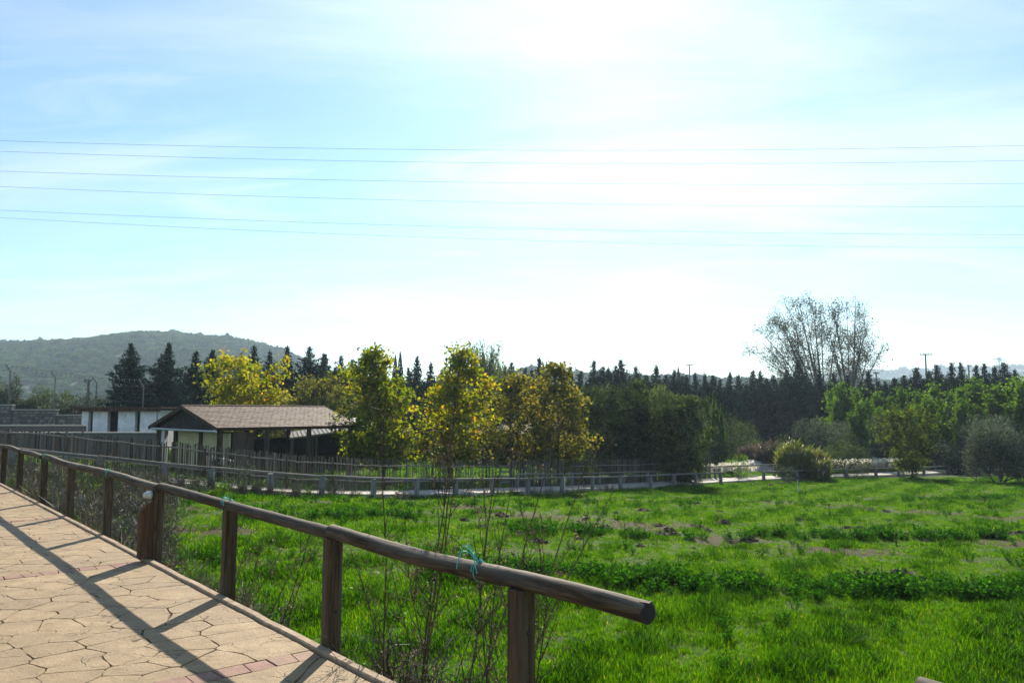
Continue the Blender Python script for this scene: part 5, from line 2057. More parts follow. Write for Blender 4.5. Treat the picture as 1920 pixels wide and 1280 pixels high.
# soil mounds are placed first so that the grass can leave room for them
mound_px = [(890, 962), (905, 990), (920, 985), (945, 985), (1008, 1018), (1060, 992), (1135, 990), (1185, 1008), (1200, 1026), (1240, 1004), (1255, 998), (1262, 1003), (1300, 985), (1312, 990), (1327, 996), (1355, 982), (1405, 1014), (1395, 1018), (1300, 1030), (1303, 1040), (1588, 992), (1610, 990), (1640, 996), (1655, 994), (1700, 1003), (1722, 1000), (1752, 998), (1768, 1000), (1790, 1005), (1840, 1003), (1870, 1000), (1900, 1002), (1915, 1002), (1540, 938), (1575, 940), (1630, 958), (1660, 960), (1780, 906), (1800, 930), (1890, 912), (1905, 910), (1870, 950), (1420, 910), (1445, 911), (1462, 908), (1480, 906), (1400, 912), (1120, 960), (1205, 958), (1290, 942), (1305, 944), (1690, 1075), (1722, 1085), (1155, 962), (940, 968), (1460, 1000), (1500, 975), (1350, 960), (1100, 975), (590, 1042), (1085, 1012), (1560, 1000), (1525, 1000), (1480, 990), (1235, 986), (975, 1003), (870, 978), (1660, 915), (1720, 925), (1845, 940)]


def ground_hit(px, py):
    r = FW + np.array([1, 0, 0]) * (px - 960) / FPX + UP * (640 - py) / FPX
    d = np.linspace(6, 80, 400)
    t = d / r[1]
    P = CAM + r * t[:, None]
    z = ground_z(P[:, 0], P[:, 1])
    k = np.argmax(P[:, 2] < z)
    return P[k]


def mound(seed):
    r_ = np.random.default_rng(seed)
    b = MB()
    n, rings = 14, 4
    V = [[0, 0, 1.0]]
    for r in range(1, rings + 1):
        for k in range(n):
            a = k / n * 2 * math.pi
            f = r / rings
            rr = f * (1 + r_.normal(0, .10))
            V.append([rr * math.cos(a), rr * math.sin(a), max(-0.25, (1 - f ** 1.6) * (1 + r_.normal(0, .22)) - (0.25 if r == rings else 0))])
    F = [[0, 1 + k, 1 + (k + 1) % n] for k in range(n)]
    for r in range(rings - 1):
        for k in range(n):
            F.append([1 + r * n + k, 1 + (r + 1) * n + k, 1 + (r + 1) * n + (k + 1) % n, 1 + r * n + (k + 1) % n])
    b.add(V, F)
    for k in range(16):      # crumbs
        a, rr, s = r_.uniform(0, 6.28), r_.uniform(.2, 1.35), r_.uniform(.04, .12)
        b.box((rr * math.cos(a), rr * math.sin(a), max(0.0, 1 - rr ** 1.6) + .02), (s, s * 1.2, s * 1.6), r_.uniform(0, 3), Matrix.Rotation(r_.uniform(0, 1), 3, 'X'))
    return b.mesh('soil_mound', M['soil'])


mm = [mound(k) for k in range(5)]
mounds = []
for k, (px, py) in enumerate(mound_px):
    p = ground_hit(px, py)
    s = rg.uniform(.14, .34) * (0.8 if p[1] < 20 else 1.0)
    o = inst('soil_mound', mm[k % 5], None, (p[0], p[1], gz(p[0], p[1]) - .01), (0, 0, rg.uniform(0, 6)), (s * rg.uniform(.9, 1.5), s, s * rg.uniform(.32, .55)))
    tag(o, 'small heap of dark turned earth in the green field', 'soil mound', 'earth heaps scattered over the field')
    mounds.append((p[0], p[1], s))
mnd = np.array(mounds)

# grass of the field
x, y = fld_points(150000, 8.5, 60, -40, 2060)
ok = side_of_lp(x, y) & lp_clear(x, y, .1)
x, y = x[ok], y[ok]
rel = np.stack([x, y], 1) - O2
q = rel @ N2
ok = (q > 0.25)
x, y, q = x[ok], y[ok], q[ok]
bd = band_dist(x, y)
patch = _n2(x, y, 0.9, 17)
patch2 = _n2(x, y, 2.6, 18)
dm = np.min(np.hypot(x[:, None] - mnd[None, :, 0], y[:, None] - mnd[None, :, 1]) / (mnd[None, :, 2] * 1.15), axis=1)
bare = _n2(x, y, 0.55, 23) + .5 * _n2(x, y, 2.0, 24)
keep = (dm > 1) & ~((y > 19.5) & (y < 44) & (bare > .52) & (rg.random(len(x)) < .85))
x, y, q, bd, patch, patch2, dm, bare = [a[keep] for a in (x, y, q, bd, patch, patch2, dm, bare)]
N = len(x)
sc_ = (0.80 + 0.25 * patch + 0.30 * patch2) * rg.uniform(.7, 1.3, N)
sc_ = sc_ * np.interp(y, [8, 16, 19.5, 24, 60], [.80, .80, .62, .6, .72])
vid = rg.integers(0, 3, N)
vid = np.where((patch2 + rg.normal(0, .3, N)) > .50, 3, vid)
vid = np.where((y > 19.5) & (rg.random(N) < .45), rg.choice([2, 4], N), vid)
wd = np.interp(y, [8, 14, 30, 60], [1.15, 1.3, 1.8, 2.6])
s3 = np.c_[sc_ * wd, sc_ * wd, sc_]
rot = np.c_[rg.normal(0, .10, N), rg.normal(0, .10, N), rg.uniform(0, 6.28, N)]
scatter('grass', np.c_[x, y, ground_z(x, y)], rot, s3, vid, grass_m, 'bright green short grass covering the open field', 'grass', M['grass'])

# paddock and verge grass beyond the lower path
x, y = fld_points(30000, 27, 96, -60, 2000)
ok = (~side_of_lp(x, y)) & lp_clear(x, y, .3)
x, y = x[ok], y[ok]
N = len(x)
s_ = rg.uniform(.7, 1.2, N)
scatter('meadow_grass', np.c_[x, y, ground_z(x, y)], np.c_[np.zeros((N, 2)), rg.uniform(0, 6.28, N)], np.c_[s_ * 3.0, s_ * 3.0, s_ * .9], rg.integers(0, 3, N), grass_m, 'sunlit grass beyond the lower path', 'grass', M['grass'])


# clover rows
def clover(seed, H=.45, stems=9):
    r_ = np.random.default_rng(seed)
    b = MB()
    for k in range(stems):
        a = r_.uniform(0, 6.28)
        p = curve_pts((.05 * math.cos(a), .05 * math.sin(a), -.02), (math.cos(a) * .35, math.sin(a) * .35, 1), H * r_.uniform(.6, 1.1), r_, 4, .02, .08)
        b.tube(p, .004, 3, False, .2)
        n = 13
        f = r_.uniform(.15, 1, n)
        i0 = np.clip((f * 4).astype(int), 0, 3)
        fr = (f * 4 - i0)[:, None]
        c = p[i0] * (1 - fr) + p[i0 + 1] * fr + r_.normal(0, .035, (n, 3))
        b.quads(leaf_quads(c, .055, r_, .8, .75), np.clip(r_.normal(.35 + .3 * f, .2, n), 0, 1))
    return b


cl_m = [clover(k).mesh('clover', M['alfalfa']) for k in range(4)]
for pl, hd, den, lab, hs in BANDS:
    P = np.array([spot(px, d) for px, d in pl])
    L_ = P[-1, 0] - P[0, 0]
    N = int(L_ * hd * 2 * den * 1.3)
    x = rg.uniform(P[0, 0], P[-1, 0], N)
    y = np.interp(x, P[:, 0], P[:, 1]) + np.clip(rg.normal(0, .62, N), -1.8, 1.8) * hd + .25 * np.sin(x * .9) * hd
    gap = _n2(x, y, 1.5, int(hd * 100)) + .6 * _n2(x, y, 4.0, int(hd * 50))
    thr = -0.85 if hs >= .9 else -0.10
    k_ = gap > thr
    x, y, gap = x[k_], y[k_], gap[k_]
    N = len(x)
    s_ = hs * rg.uniform(.5, 1.1, N) * (.95 + .35 * np.clip(gap, -1, 1))
    o = scatter('clover_row', np.c_[x, y, ground_z(x, y)], np.c_[rg.normal(0, .08, (N, 2)), rg.uniform(0, 6.28, N)], np.c_[s_ * 1.3, s_ * 1.3, s_], rg.integers(0, 4, N), cl_m, lab, 'clover', M['alfalfa'])
# stray clover plants in the grass
x, y = fld_points(1100, 9, 40, 350, 1990)
ok = side_of_lp(x, y) & ((np.stack([x, y], 1) - O2) @ N2 > 1.6) & (_n2(x, y, 1.1, 51) > .15)
x, y = x[ok], y[ok]
N = len(x)
scatter('stray_clover', np.c_[x, y, ground_z(x, y)], np.c_[np.zeros((N, 2)), rg.uniform(0, 6.28, N)], rg.uniform(.35, .75, N), rg.integers(0, 4, N), cl_m, 'loose dark green clover plants dotted through the grass', 'clover', M['alfalfa'])


# dry brush on the bank beside the path
def dry_bush(seed, H, stems, spread=.35, twigs=5, leafy=0, r0=.004):
    r_ = np.random.default_rng(seed)
    b = MB()
    for k in range(stems):
        a = r_.uniform(0, 6.28)
        t = abs(r_.normal(0, spread))
        p = curve_pts((r_.normal(0, .06), r_.normal(0, .06), -.05), (math.cos(a) * t, math.sin(a) * t, 1), H * r_.uniform(.5, 1.05), r_, 7, .01, .10)
        v = np.clip(r_.normal(.35, .28), 0, 1)
        b.tube(p, np.linspace(r0, r0 * .35, 8), 4, False, v)
        for m in range(twigs):
            q0 = p[r_.integers(2, 8)]
            d = nrm(np.array([r_.normal(), r_.normal(), abs(r_.normal()) * .8 + .25]))
            tw = curve_pts(q0, d, H * r_.uniform(.08, .26), r_, 3, 0, .2)
            b.tube(tw, np.linspace(r0 * .5, r0 * .22, 4), 3, False, np.clip(v + r_.normal(0, .15), 0, 1))
            if leafy:
                n = leafy
                b.quads(leaf_quads(tw[-1] + r_.normal(0, .02, (n, 3)), .03, r_, .2, .5), np.clip(r_.normal(.4, .25, n), 0, 1))
    return b


db_m = [dry_bush(k, .75, 11, .55, 6, 0, .0065).mesh('brush', M['dry_grey']) for k in range(3)] + [dry_bush(9, .6, 14, .5, 8, 3).mesh('brush', M['dry']), tuft(31, 26, (.25, .6), .16, .006, .5, .3, .6).mesh('brush', M['dry_grey']), dry_bush(12, .5, 10, .5, 6, 4).mesh('brush', M['green'])]
N = 650
s = rg.uniform(9.6, 27, N)
t = np.abs(rg.normal(.30, .45, N)) + .22
P = O2 + U2 * s[:, None] + N2 * t[:, None]
z = ground_z(P[:, 0], P[:, 1])
s_ = rg.uniform(.45, .95, N) * np.interp(s, [9, 12, 20], [.75, 1.0, 1.25])
scatter('dry_brush', np.c_[P, z], np.c_[rg.normal(0, .12, (N, 2)), rg.uniform(0, 6.28, N)], s_, rg.choice(6, N, p=[.17, .17, .16, .14, .16, .20]), db_m, 'tangled dry grey-brown brush on the bank outside the railing', 'brush', M['dry_grey'])
# brush of the hollow between the two paths and along the lower path
N = 1500
px = rg.uniform(-40, 330, N)
d = rg.uniform(16, 26.5, N)
x, y = xat(px, d), d
q = (np.stack([x, y], 1) - O2) @ N2
ok = (q > .4) & lp_clear(x, y, .15) & side_of_lp(x, y)
x, y = x[ok], y[ok]
N = len(x)
scatter('dry_brush', np.c_[x, y, ground_z(x, y)], np.c_[rg.normal(0, .12, (N, 2)), rg.uniform(0, 6.28, N)], rg.uniform(.7, 1.4, N), rg.choice(6, N, p=[.17, .17, .16, .14, .14, .22]), db_m, 'dark brush filling the hollow below the lower path at the left', 'brush', M['dry_grey'])
N = 520
px = np.concatenate([rg.uniform(150, 640, 300), rg.uniform(640, 1900, 220)])
kx = 960 + FPX * LPF[:, 0] / LPF[:, 1]
kk = np.array([int(np.argmin(np.abs(kx - p))) for p in px])
off = -np.abs(rg.normal(.1, .35, N)) - .12
x = LPF[kk, 0] + LPN[kk, 0] * off
y = LPF[kk, 1] + LPN[kk, 1] * off
ok = rg.random(N) < np.where(px < 520, 1.0, .45)
x, y = x[ok], y[ok]
N = len(x)
scatter('verge_weeds', np.c_[x, y, ground_z(x, y)], np.c_[rg.normal(0, .12, (N, 2)), rg.uniform(0, 6.28, N)], rg.uniform(.5, 1.0, N), rg.integers(0, 6, N), db_m, 'dry weeds along the near verge of the lower path', 'weeds', M['dry_grey'])

# leafy bushes by the lower fence at the left
for k, (px, py, d, hw_, lm, lab) in enumerate([(455, 862, 27.6, 30, 'olive', 'pale seeding bush against the lower rail fence'), (375, 893, 26.2, 26, 'olive', 'low grey weed bush left of the seeding bush'), (418, 900, 25.8, 18, 'green', 'bright green leafy weed below the lower rail fence'), (300, 905, 24.5, 20, 'olive', 'low grey weed bush farther left by the lower fence')]):
    x, y = spot(px, d)
    TC = bush(140 + k, at(px, py, d)[2] - gz(x, y), hw_ / FPX * d, 900, .07, 8, .35)
    put_tree('weed_bush', tree_meshes(TC, M['dry_grey'], M[lm]), x, y, lab, 'bush')


# tall dry stalks between the posts: each one a plant of its own
def stalk(seed, H, lean, heads=True, n_br=9):
    r_ = np.random.default_rng(seed)
    S, Hd = MB(), MB()
    p = curve_pts((0, 0, -.25), (lean, r_.normal(0, .05), 1), H + .25, r_, 10, 0, .035)
    v = np.clip(r_.normal(.22, .12), 0, 1)
    S.tube(p, np.linspace(.0075, .0028, 11), 5, False, v)
    for k in range(n_br):
        f = r_.uniform(.35, .98)
        q0 = p[int(f * 10)]
        a = r_.uniform(0, 6.28)
        bp = curve_pts(q0, (math.cos(a) * .6 + lean, math.sin(a) * .6, 1.0), H * r_.uniform(.10, .26), r_, 5, 0, .08)
        S.tube(bp, np.linspace(.0034, .0014, 6), 4, False, np.clip(v + r_.normal(0, .1), 0, 1))
        for m in range(3):
            q1 = bp[r_.integers(2, 6)]
            tw = curve_pts(q1, nrm(r_.normal(size=3) + [0, 0, .9]), H * r_.uniform(.03, .09), r_, 3, 0, .1)
            S.tube(tw, .0013, 3, False, v)
            if heads:
                n = 7
                Hd.quads(leaf_quads(tw[-1] + r_.normal(0, .016, (n, 3)), .02, r_, .2, .5), np.clip(r_.normal(.45, .25, n), 0, 1))
    return S, Hd


# (s along path, t outside, height, lean)
stalks = [(7.32, .38, 2.35, -.05), (7.10, .46, 2.25, .12), (7.22, .50, 2.1, .20), (6.95, .40, 1.9, .18), (6.75, .52, 2.3, .30), (6.62, .42, 2.2, .26), (6.50, .55, 2.25, .34), (6.38, .45, 1.7, .10), (6.28, .58, 2.0, .22), (6.15, .50, 1.5, -.12), (6.05, .62, 1.5, .04), (6.85, .60, 1.6, -.15), (7.40, .58, 1.4, -.1), (6.55, .30, 1.1, -.2), (6.0, .4, 1.2, .15), (5.85, .5, 1.3, -.02),
          (9.25, .35, 1.05, .3), (9.6, .4, 1.1, .4), (10.0, .4, 1.2, .45), (10.3, .36, 1.0, .35), (10.6, .4, 1.15, .5), (10.9, .42, .95, .3), (11.2, .4, 1.0, .4), (5.62, .40, 1.05, -.25), (4.95, .55, .8, .2)]
for k, (s, t, H, lean) in enumerate(stalks):
    p = pw(s, t)
    e = empty('dry_stalk', (p[0], p[1], gz(p[0], p[1])), rg.uniform(-.3, .3), ('tall dry brown weed stalk between the two nearest railing posts' if s < 7.55 else 'leaning thin dark weed stalk just right of the lamp post'), 'weed', 'dry stalks by the nearest posts' if s < 7.55 else 'dry stalks by the lamp post')
    S, Hd = stalk(500 + k, H, lean, True, 10 if H > 1.4 else 6)
    S.build('stem', M['dry'], e)
    tag(Hd.build('seed_heads', M['dry'], e), kind='stuff')
# low dead twigs tangled at the foot of the stalks
N = 28
s = rg.uniform(5.7, 7.5, N)
t = rg.uniform(.22, .75, N)
P = O2 + U2 * s[:, None] + N2 * t[:, None]
scatter('dead_twigs', np.c_[P, ground_z(P[:, 0], P[:, 1])], np.c_[rg.normal(0, .3, (N, 2)), rg.uniform(0, 6.28, N)], rg.uniform(.6, 1.25, N), rg.integers(0, 4, N), db_m, 'thin pale dead twigs tangled round the foot of the dry stalks', 'twigs', M['dry_grey'])

# white flower bed by the right-hand fence
fl = MB()
rf_ = np.random.default_rng(3)


def flower(seed):
    r_ = np.random.default_rng(seed)
    b = MB()
    n = 40
    c = np.c_[r_.normal(0, .12, n), r_.normal(0, .12, n), r_.uniform(.50, .85, n)]
    b.quads(leaf_quads(c, .13, r_, 0, .55, np.tile([.2, 0, 1.], (n, 1))), r_.random(n))
    return b


fm = [flower(k).mesh('flower', M['plume']) for k in range(3)]
pf = np.concatenate([rg.uniform(1535, 1775, 700), rg.uniform(1400, 1455, 80)])
of = np.concatenate([rg.uniform(2.5, 4.6, 700), rg.uniform(2.5, 3.6, 80)])
kk = np.array([int(np.argmin(np.abs(kx - p))) for p in pf])
x = LPF[kk, 0] + LPN[kk, 0] * of + rg.normal(0, .3, len(pf))
y = LPF[kk, 1] + LPN[kk, 1] * of
N = len(x)
scatter('white_flowers', np.c_[x, y, ground_z(x, y)], np.c_[np.zeros((N, 2)), rg.uniform(0, 6.28, N)], rg.uniform(.8, 1.3, N), rg.integers(0, 3, N), fm, 'long bed of white tufted flowers along the path at the right', 'flowers', M['plume'])

# ------------------------------------------------------------------ sprinkler risers in the field
for k, (px, py, h, lab) in enumerate([(1681, 1026, .42, 'small dark sprinkler head in the front clover row'), (1555, 970, .55, 'thin dark sprinkler riser in the middle of the field'), (1496, 925, .95, 'white sprinkler riser near the far rail fence'), (1059, 925, 1.05, 'white sprinkler riser before the palings'), (908, 956, .75, 'dark sprinkler riser in a bare patch near the railing'), (890, 958, .6, 'short dark stake beside the riser in the bare patch'), (1120, 953, .35, 'tiny dark sprinkler stake left of the second clover row'), (549, 930, .6, 'thin dark stake before the lower path at the left')]):
    p = ground_hit(px, py)
    e = empty('sprinkler', (p[0], p[1], gz(p[0], p[1])), 0, lab, 'sprinkler')
    bb = MB()
    bb.tube([[0, 0, -.1], [0, 0, h * .5], [0, 0, h * .86]], .016 if h < .9 else .022, 8)
    bb.build('riser', M['plastic_white'] if h > .9 else M['plastic_dark'], e)
    bb = MB()
    bb.tube([[0, 0, h * .84], [0, 0, h * .9], [0, 0, h * .96], [0, 0, h]], [.028, .036, .028, .012], 8)
    bb.box((.03, 0, h * .97), (.10, .02, .03))
    bb.build('nozzle', M['plastic_dark'], e)

# ------------------------------------------------------------------ black and white goat behind the palings
def goat():
    e = empty('goat', (*spot(421, 32.6), gz(*spot(421, 32.6)) + 0.0), rad(200), 'black and white animal showing its head and back above the palings', 'goat')
    bm = bmesh.new()
    J = {'rump': (-.36, 0, .74), 'hip': (-.24, 0, .76), 'mid': (0, 0, .73), 'chest': (.26, 0, .74), 'neck': (.42, 0, .98), 'head': (.50, 0, 1.16), 'muz': (.64, 0, 1.08), 'nose': (.70, 0, 1.05), 'tail': (-.45, 0, .84)}
    Rr = {'rump': .13, 'hip': .17, 'mid': .185, 'chest': .165, 'neck': .085, 'head': .075, 'muz': .045, 'nose': .035, 'tail': .025}
    for s_, sg in (('l', 1), ('r', -1)):
        J.update({'sh' + s_: (.26, .09 * sg, .60), 'kn' + s_: (.28, .09 * sg, .33), 'fo' + s_: (.27, .09 * sg, .02), 'th' + s_: (-.28, .09 * sg, .58), 'st' + s_: (-.22, .09 * sg, .42), 'ho' + s_: (-.34, .09 * sg, .28), 'bf' + s_: (-.31, .09 * sg, .02), 'ea' + s_: (.47, .06 * sg, 1.21), 'et' + s_: (.46, .16 * sg, 1.19)})
        Rr.update({'sh' + s_: .08, 'kn' + s_: .035, 'fo' + s_: .03, 'th' + s_: .10, 'st' + s_: .06, 'ho' + s_: .032, 'bf' + s_: .03, 'ea' + s_: .03, 'et' + s_: .012})
    vs = {k: bm.verts.new(v) for k, v in J.items()}
    ed = [('tail', 'rump'), ('rump', 'hip'), ('hip', 'mid'), ('mid', 'chest'), ('chest', 'neck'), ('neck', 'head'), ('head', 'muz'), ('muz', 'nose')]
    for s_ in 'lr':
        ed += [('chest', 'sh' + s_), ('sh' + s_, 'kn' + s_), ('kn' + s_, 'fo' + s_), ('hip', 'th' + s_), ('th' + s_, 'st' + s_), ('st' + s_, 'ho' + s_), ('ho' + s_, 'bf' + s_), ('head', 'ea' + s_), ('ea' + s_, 'et' + s_)]
    for a, c_ in ed:
        bm.edges.new((vs[a], vs[c_]))
    me = bpy.data.meshes.new('body')
    names = list(J)
    bm.to_mesh(me)
    bm.free()
    o = bpy.data.objects.new('body', me)
    col.objects.link(o)
    o.parent = e
    o.modifiers.new('skin', 'SKIN')
    if not me.skin_vertices:
        bpy.context.view_layer.update()
    sv = me.skin_vertices[0].data if me.skin_vertices else None
    if sv:
        for k, nm in enumerate(names):
            sv[k].radius = (Rr[nm], Rr[nm])
            sv[k].use_root = nm == 'mid'
    sb_ = o.modifiers.new('sub', 'SUBSURF')
    sb_.levels = sb_.render_levels = 2
    t = NT('goat coat')
    f = t.noise(t.coord('Object', (1, 1, 1), (.3, .1, .2)), 3.2, 2, .5)
    t.bsdf(t.ramp(f, [(.47, (.02, .018, .016)), (.52, (.62, .58, .52))]), .9)
    me.materials.append(t.m)
    for sg in (1, -1):
        b = MB()
        an = np.linspace(0, 1.6, 7)
        b.tube(np.c_[.47 - .12 * (1 - np.cos(an)) - .05 * an, np.full(7, .03 * sg) + .03 * sg * an, 1.21 + .12 * np.sin(an)], np.linspace(.018, .005, 7), 6)
        b.build('horn', M['plastic_dark'], e)
    e.scale = (1.05, 1.05, 1.05)
    return e


goat()

# ------------------------------------------------------------------ overhead wires and poles
for k, (a, m, c_, dpt) in enumerate([(264, 282, 273, 44), (284, 306, 301, 45), (321, 343, 344, 46.5), (350, 380, 387, 48), (394, 428, 440, 50), (408, 450, 464, 51)]):
    px = np.linspace(-500, 2420, 41)
    u = (px - 960) / 960
    py = m + (c_ - a) / 2 * u + ((a + c_) / 2 - m) * u * u
    P = np.array([at(p, q_, dpt) for p, q_ in zip(px, py)])
    b = MB()
    b.tube(P, .0085, 5)
    o = b.build('overhead_wire', M['wire'])
    tag(o, ['topmost', 'second', 'third', 'fourth', 'fifth', 'lowest'][k] + ' of the six thin power lines crossing the sky', 'power line', 'six power lines across the sky')


def pole(px, top, d, label, arms=1, w=1.6, lamp=False):
    x, y = spot(px, d)
    z0 = gz(x, y)
    H = at(px, top, d)[2] - z0
    e = empty('utility_pole', (x, y, z0), 0, label, 'pole')
    b = MB()
    b.tube([[0, 0, -.3], [0, 0, H * .5], [0, 0, H]], [.17, .14, .11], 8)
    b.build('mast', M['bark_pale'], e)
    for k in range(arms):
        zc = H - .15 - k * .95
        b = MB()
        b.box((0, -.16, zc), (w, .10, .12))
        arm = b.build('crossarm', M['bark_pale'], e)
        for xx in (-w * .46, -w * .2, w * .2, w * .46):
            b = MB()
            b.tube([[xx, -.16, zc + .05], [xx, -.16, zc + .14], [xx, -.16, zc + .24]], [.03, .06, .03], 6)
            b.build('insulator', M['plastic_dark'], arm)
    if lamp:
        b = MB()
        b.tube([[0, -.05, H * .8], [.7, -.2, H * .84], [1.3, -.3, H * .86]], .05, 6)
        b.box((1.5, -.3, H * .86), (.6, .2, .12))
        b.build('lamp_arm', M['zinc'], e)
    return e


pole(1737, 663, 125, 'tallest utility pole with a wide crossarm at the right', 1, 1.9)
pole(1293, 683, 150, 'small utility pole above the conifers at the centre', 1, 1.5)
pole(1643, 698, 128, 'utility pole with a street lamp right of the poplars', 2, .9, True)
pole(1785, 680, 130, 'plain utility pole in the conifers right of the tallest pole', 1, .9)
pole(1817, 684, 135, 'slim utility pole near the right end of the conifer row', 1, .8)
pole(167, 712, 72, 'small pole with a short arm behind the security fence', 1, .7)


# lattice pylon, faint in the distance
def pylon(px, top, d):
    x, y = spot(px, d)
    z0 = -3.0
    H = at(px, top, d)[2] - z0
    e = empty('lattice_pylon', (x, y, z0), .3, 'faint lattice pylon on the far ridge at the right', 'pylon')
    b = MB()
    w0, w1 = H * .09, H * .018
    lv = np.linspace(0, 1, 9)
    for sx, sy in ((-1, -1), (1, -1), (1, 1), (-1, 1)):
        b.tube([[sx * (w0 + (w1 - w0) * f), sy * (w0 + (w1 - w0) * f), H * f] for f in lv], H * .004, 4)
    for f0, f1 in zip(lv[:-1], lv[1:]):
        a, c_ = w0 + (w1 - w0) * f0, w0 + (w1 - w0) * f1
        for s1, s2 in (((-1, -1), (1, -1)), ((1, -1), (1, 1)), ((1, 1), (-1, 1)), ((-1, 1), (-1, -1))):
            b.tube([[s1[0] * a, s1[1] * a, H * f0], [s2[0] * c_, s2[1] * c_, H * f1]], H * .0025, 3)
            b.tube([[s2[0] * a, s2[1] * a, H * f0], [s1[0] * c_, s1[1] * c_, H * f1]], H * .0025, 3)
    b.build('tower', M['zinc'], e)
    for f in (.72, .84, .95):
        b = MB()
        b.box((0, 0, H * f), (H * .26, H * .012, H * .012))
        b.build('crossarm', M['zinc'], e)


pylon(1875, 668, 900)

# ------------------------------------------------------------------ hills
def hill(name, prof, d_in, d_c, d_out, mat, step=14, amp=1.0, seed=0, z_foot=-3.0):
    pxs = np.arange(prof[0][0], prof[-1][0] + 1, step)
    ys = np.interp(pxs, [p[0] for p in prof], [p[1] for p in prof])
    K = np.ones(5) / 5
    ys = np.convolve(np.pad(ys, 2, mode='edge'), K, 'valid')
    ds = np.concatenate([np.linspace(d_in, d_c, 16), np.linspace(d_c, d_out, 7)[1:]])
    V = []
    for d in ds:
        f = (d - d_in) / (d_c - d_in) if d <= d_c else 1 - (d - d_c) / (d_out - d_c)
        f = np.clip(f, 0, 1)
        sm = np.sin(f * math.pi / 2) ** 1.25
        for px, py in zip(pxs, ys):
            zt_ = at(960, py, d_c)[2]
            x = xat(px, d_c) * (0.55 + 0.45 * d / d_c)
            z = z_foot - 1 + (zt_ - z_foot + 1) * sm
            V.append([x, d, z + amp * float(_n2(np.array([x]), np.array([d]), .03, seed)[0]) * sm * .8])
    n = len(pxs)
    m = len(ds)
    i = np.arange(m - 1)[:, None] * n
    j = np.arange(n - 1)[None, :]
    b = MB()
    V = np.array(V)
    b.add(V, np.stack([i + j, i + j + 1, i + n + j + 1, i + n + j], -1).reshape(-1, 4))
    o = b.build(name, mat, smooth=True)
    tag(o, kind='structure')
    return V.reshape(m, n, 3)


left_prof = [(-700, 690), (-300, 655), (0, 656), (100, 653), (150, 649), (240, 645), (290, 638), (330, 631), (370, 637), (430, 642), (480, 646), (520, 657), (560, 673), (600, 692), (650, 708), (720, 724), (800, 735), (900, 760)]
HV = hill('hill', left_prof, 420, 980, 1300, M['hill'], seed=2, amp=2.5)
mid_prof = [(700, 740), (900, 712), (960, 705), (985, 692), (1000, 686), (1018, 692), (1045, 705), (1080, 703), (1160, 702), (1200, 707), (1260, 709), (1330, 713), (1400, 715), (1500, 719), (1700, 715), (1900, 722), (2300, 740)]
MV = hill('low_ridge', mid_prof, 560, 720, 880, M['hill'], seed=4, amp=1.0)
far_prof = [(1300, 745), (1500, 708), (1640, 699), (1720, 694), (1800, 692), (1860, 692), (1920, 686), (2050, 676), (2300, 690), (2700, 740)]
FV = hill('far_ridge', far_prof, 1700, 2150, 2500, M['far_hill'], seed=6, amp=3)


def hill_wood(name, HVv, N, label, s0, s1, seed):
    r_ = np.random.default_rng(seed)
    m, n, _ = HVv.shape
    a = r_.uniform(1.5, 16.2, N)
    c_ = r_.uniform(0, n - 1.01, N)
    i0, j0 = a.astype(int), c_.astype(int)
    fa, fc = (a - i0)[:, None], (c_ - j0)[:, None]
    P = (HVv[i0, j0] * (1 - fa) + HVv[i0 + 1, j0] * fa) * (1 - fc) + (HVv[i0, j0 + 1] * (1 - fa) + HVv[i0 + 1, j0 + 1] * fa) * fc
    px = 960 + FPX * P[:, 0] / P[:, 1]
    ok = (px > -120) & (px < 2050)
    P = P[ok]
    k = len(P)
    s_ = r_.uniform(s0, s1, k) * np.where(r_.random(k) < .04, 1.5, 1)
    P[:, 2] -= .3
    return scatter(name, P, np.c_[np.zeros((k, 2)), r_.uniform(0, 6.28, k)], np.c_[s_ * 1.15, s_ * 1.15, s_ * r_.uniform(.7, 1.2, k)], np.clip(np.round(1 + 1.1 * _n2(P[:, 0], P[:, 1], .022, seed) + r_.normal(0, .5, k)), 0, 2).astype(int), hw_m, label, 'woodland', M['wood_hill'])


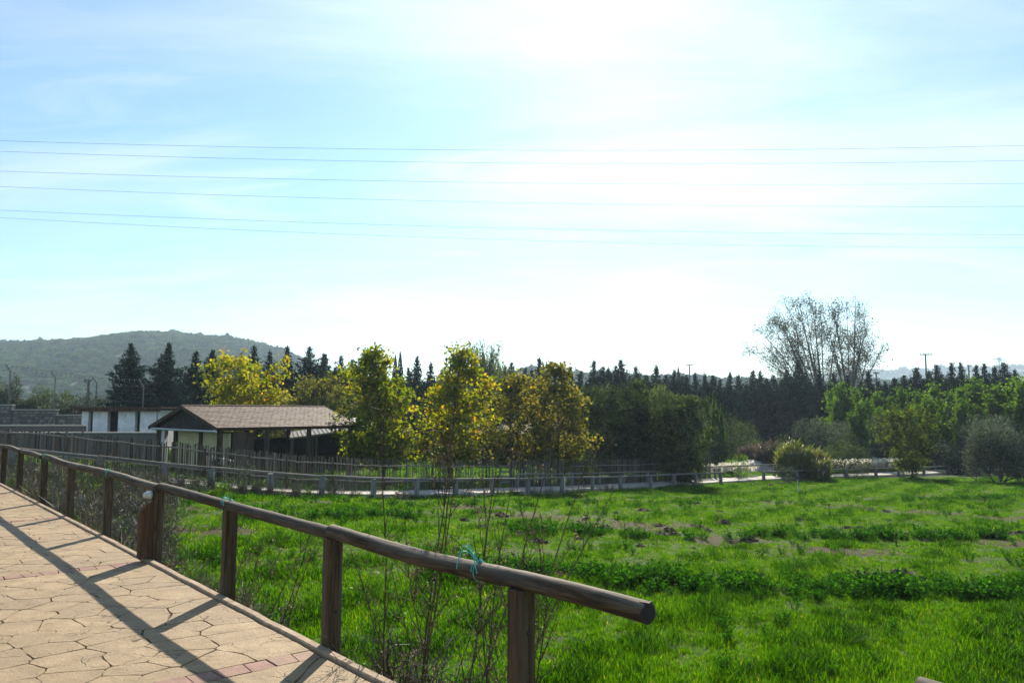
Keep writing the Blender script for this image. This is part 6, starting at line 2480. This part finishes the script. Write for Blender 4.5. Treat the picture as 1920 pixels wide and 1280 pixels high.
def hill_crown(seed, con_=False, vm=.4):
    r_ = np.random.default_rng(seed)
    b = MB()
    n = 420
    d = nrm(r_.normal(size=(n, 3)))
    d[:, 2] = np.abs(d[:, 2])
    rr = r_.uniform(.55, 1.05, n) * (1 + .2 * np.sin(d[:, 0] * 6 + seed) * np.cos(d[:, 1] * 5))
    c = d * rr[:, None] * np.array([1, 1, .9])
    if con_:
        h = r_.random(n)
        a = r_.uniform(0, 6.28, n)
        c = np.c_[np.cos(a) * (1 - h) * .7, np.sin(a) * (1 - h) * .7, h * 1.8]
    b.quads(leaf_quads(c, .34, r_, .5, .8), np.clip(r_.normal(vm + .2 * d[:, 2], .16, n), 0, 1))
    return b.mesh('crown', M['wood_hill'])


hw_m = [hill_crown(1, vm=.05), hill_crown(2, vm=.4), hill_crown(3, vm=.8), hill_crown(4, True)]
hill_wood('hillside_woodland', HV, 14000, 'wooded scrub covering the hazy hill at the left', 2.2, 4.6, 1)
hill_wood('ridge_woodland', MV, 2500, 'hazy scrub along the low ridge behind the conifer row', 2.4, 4.2, 2)
hill_wood('far_woodland', FV, 2500, 'blue hazy trees on the far ridge at the right', 5.0, 9.0, 3)
# taller crowns breaking the skyline of the left hill
r_ = np.random.default_rng(8)
pts, sc2 = [], []
for px, py, s in [(8, 652, 5), (18, 650, 6), (30, 648, 5.5), (45, 650, 5), (60, 651, 5), (72, 652, 4.5), (242, 641, 3.2), (270, 638, 4), (282, 637, 4), (300, 632, 4.5), (318, 628, 5), (332, 626, 5), (346, 628, 4.5), (360, 632, 4), (385, 635, 2.5), (416, 638, 2.8), (150, 644, 3), (165, 644, 2.6)]:
    p = at(px, py + 4, 975)
    pts.append(p)
    sc2.append(s * 1.25)
pts = np.array(pts)
k = len(pts)
scatter('skyline_trees', pts, np.c_[np.zeros((k, 2)), r_.uniform(0, 6, k)], np.array(sc2), r_.integers(0, 3, k), hw_m, 'dark tree crowns breaking the skyline of the left hill', 'woodland', M['wood_hill'])

# ------------------------------------------------------------------ haze
b = MB()
b.box((0, 1150, 82), (6400, 3100, 176))
hz = b.build('haze', None)
hz['kind'] = 'stuff'
hm = bpy.data.materials.new('haze air')
hm.use_nodes = True
hm.node_tree.nodes.clear()
ho = hm.node_tree.nodes.new('ShaderNodeOutputMaterial')
hv = hm.node_tree.nodes.new('ShaderNodeVolumePrincipled')
hv.inputs['Color'].default_value = (0.62, 0.80, 1.0, 1)
hv.inputs['Density'].default_value = 0.00026
hv.inputs['Anisotropy'].default_value = 0.35
hm.node_tree.links.new(hv.outputs[0], ho.inputs['Volume'])
hz.data.materials.append(hm)
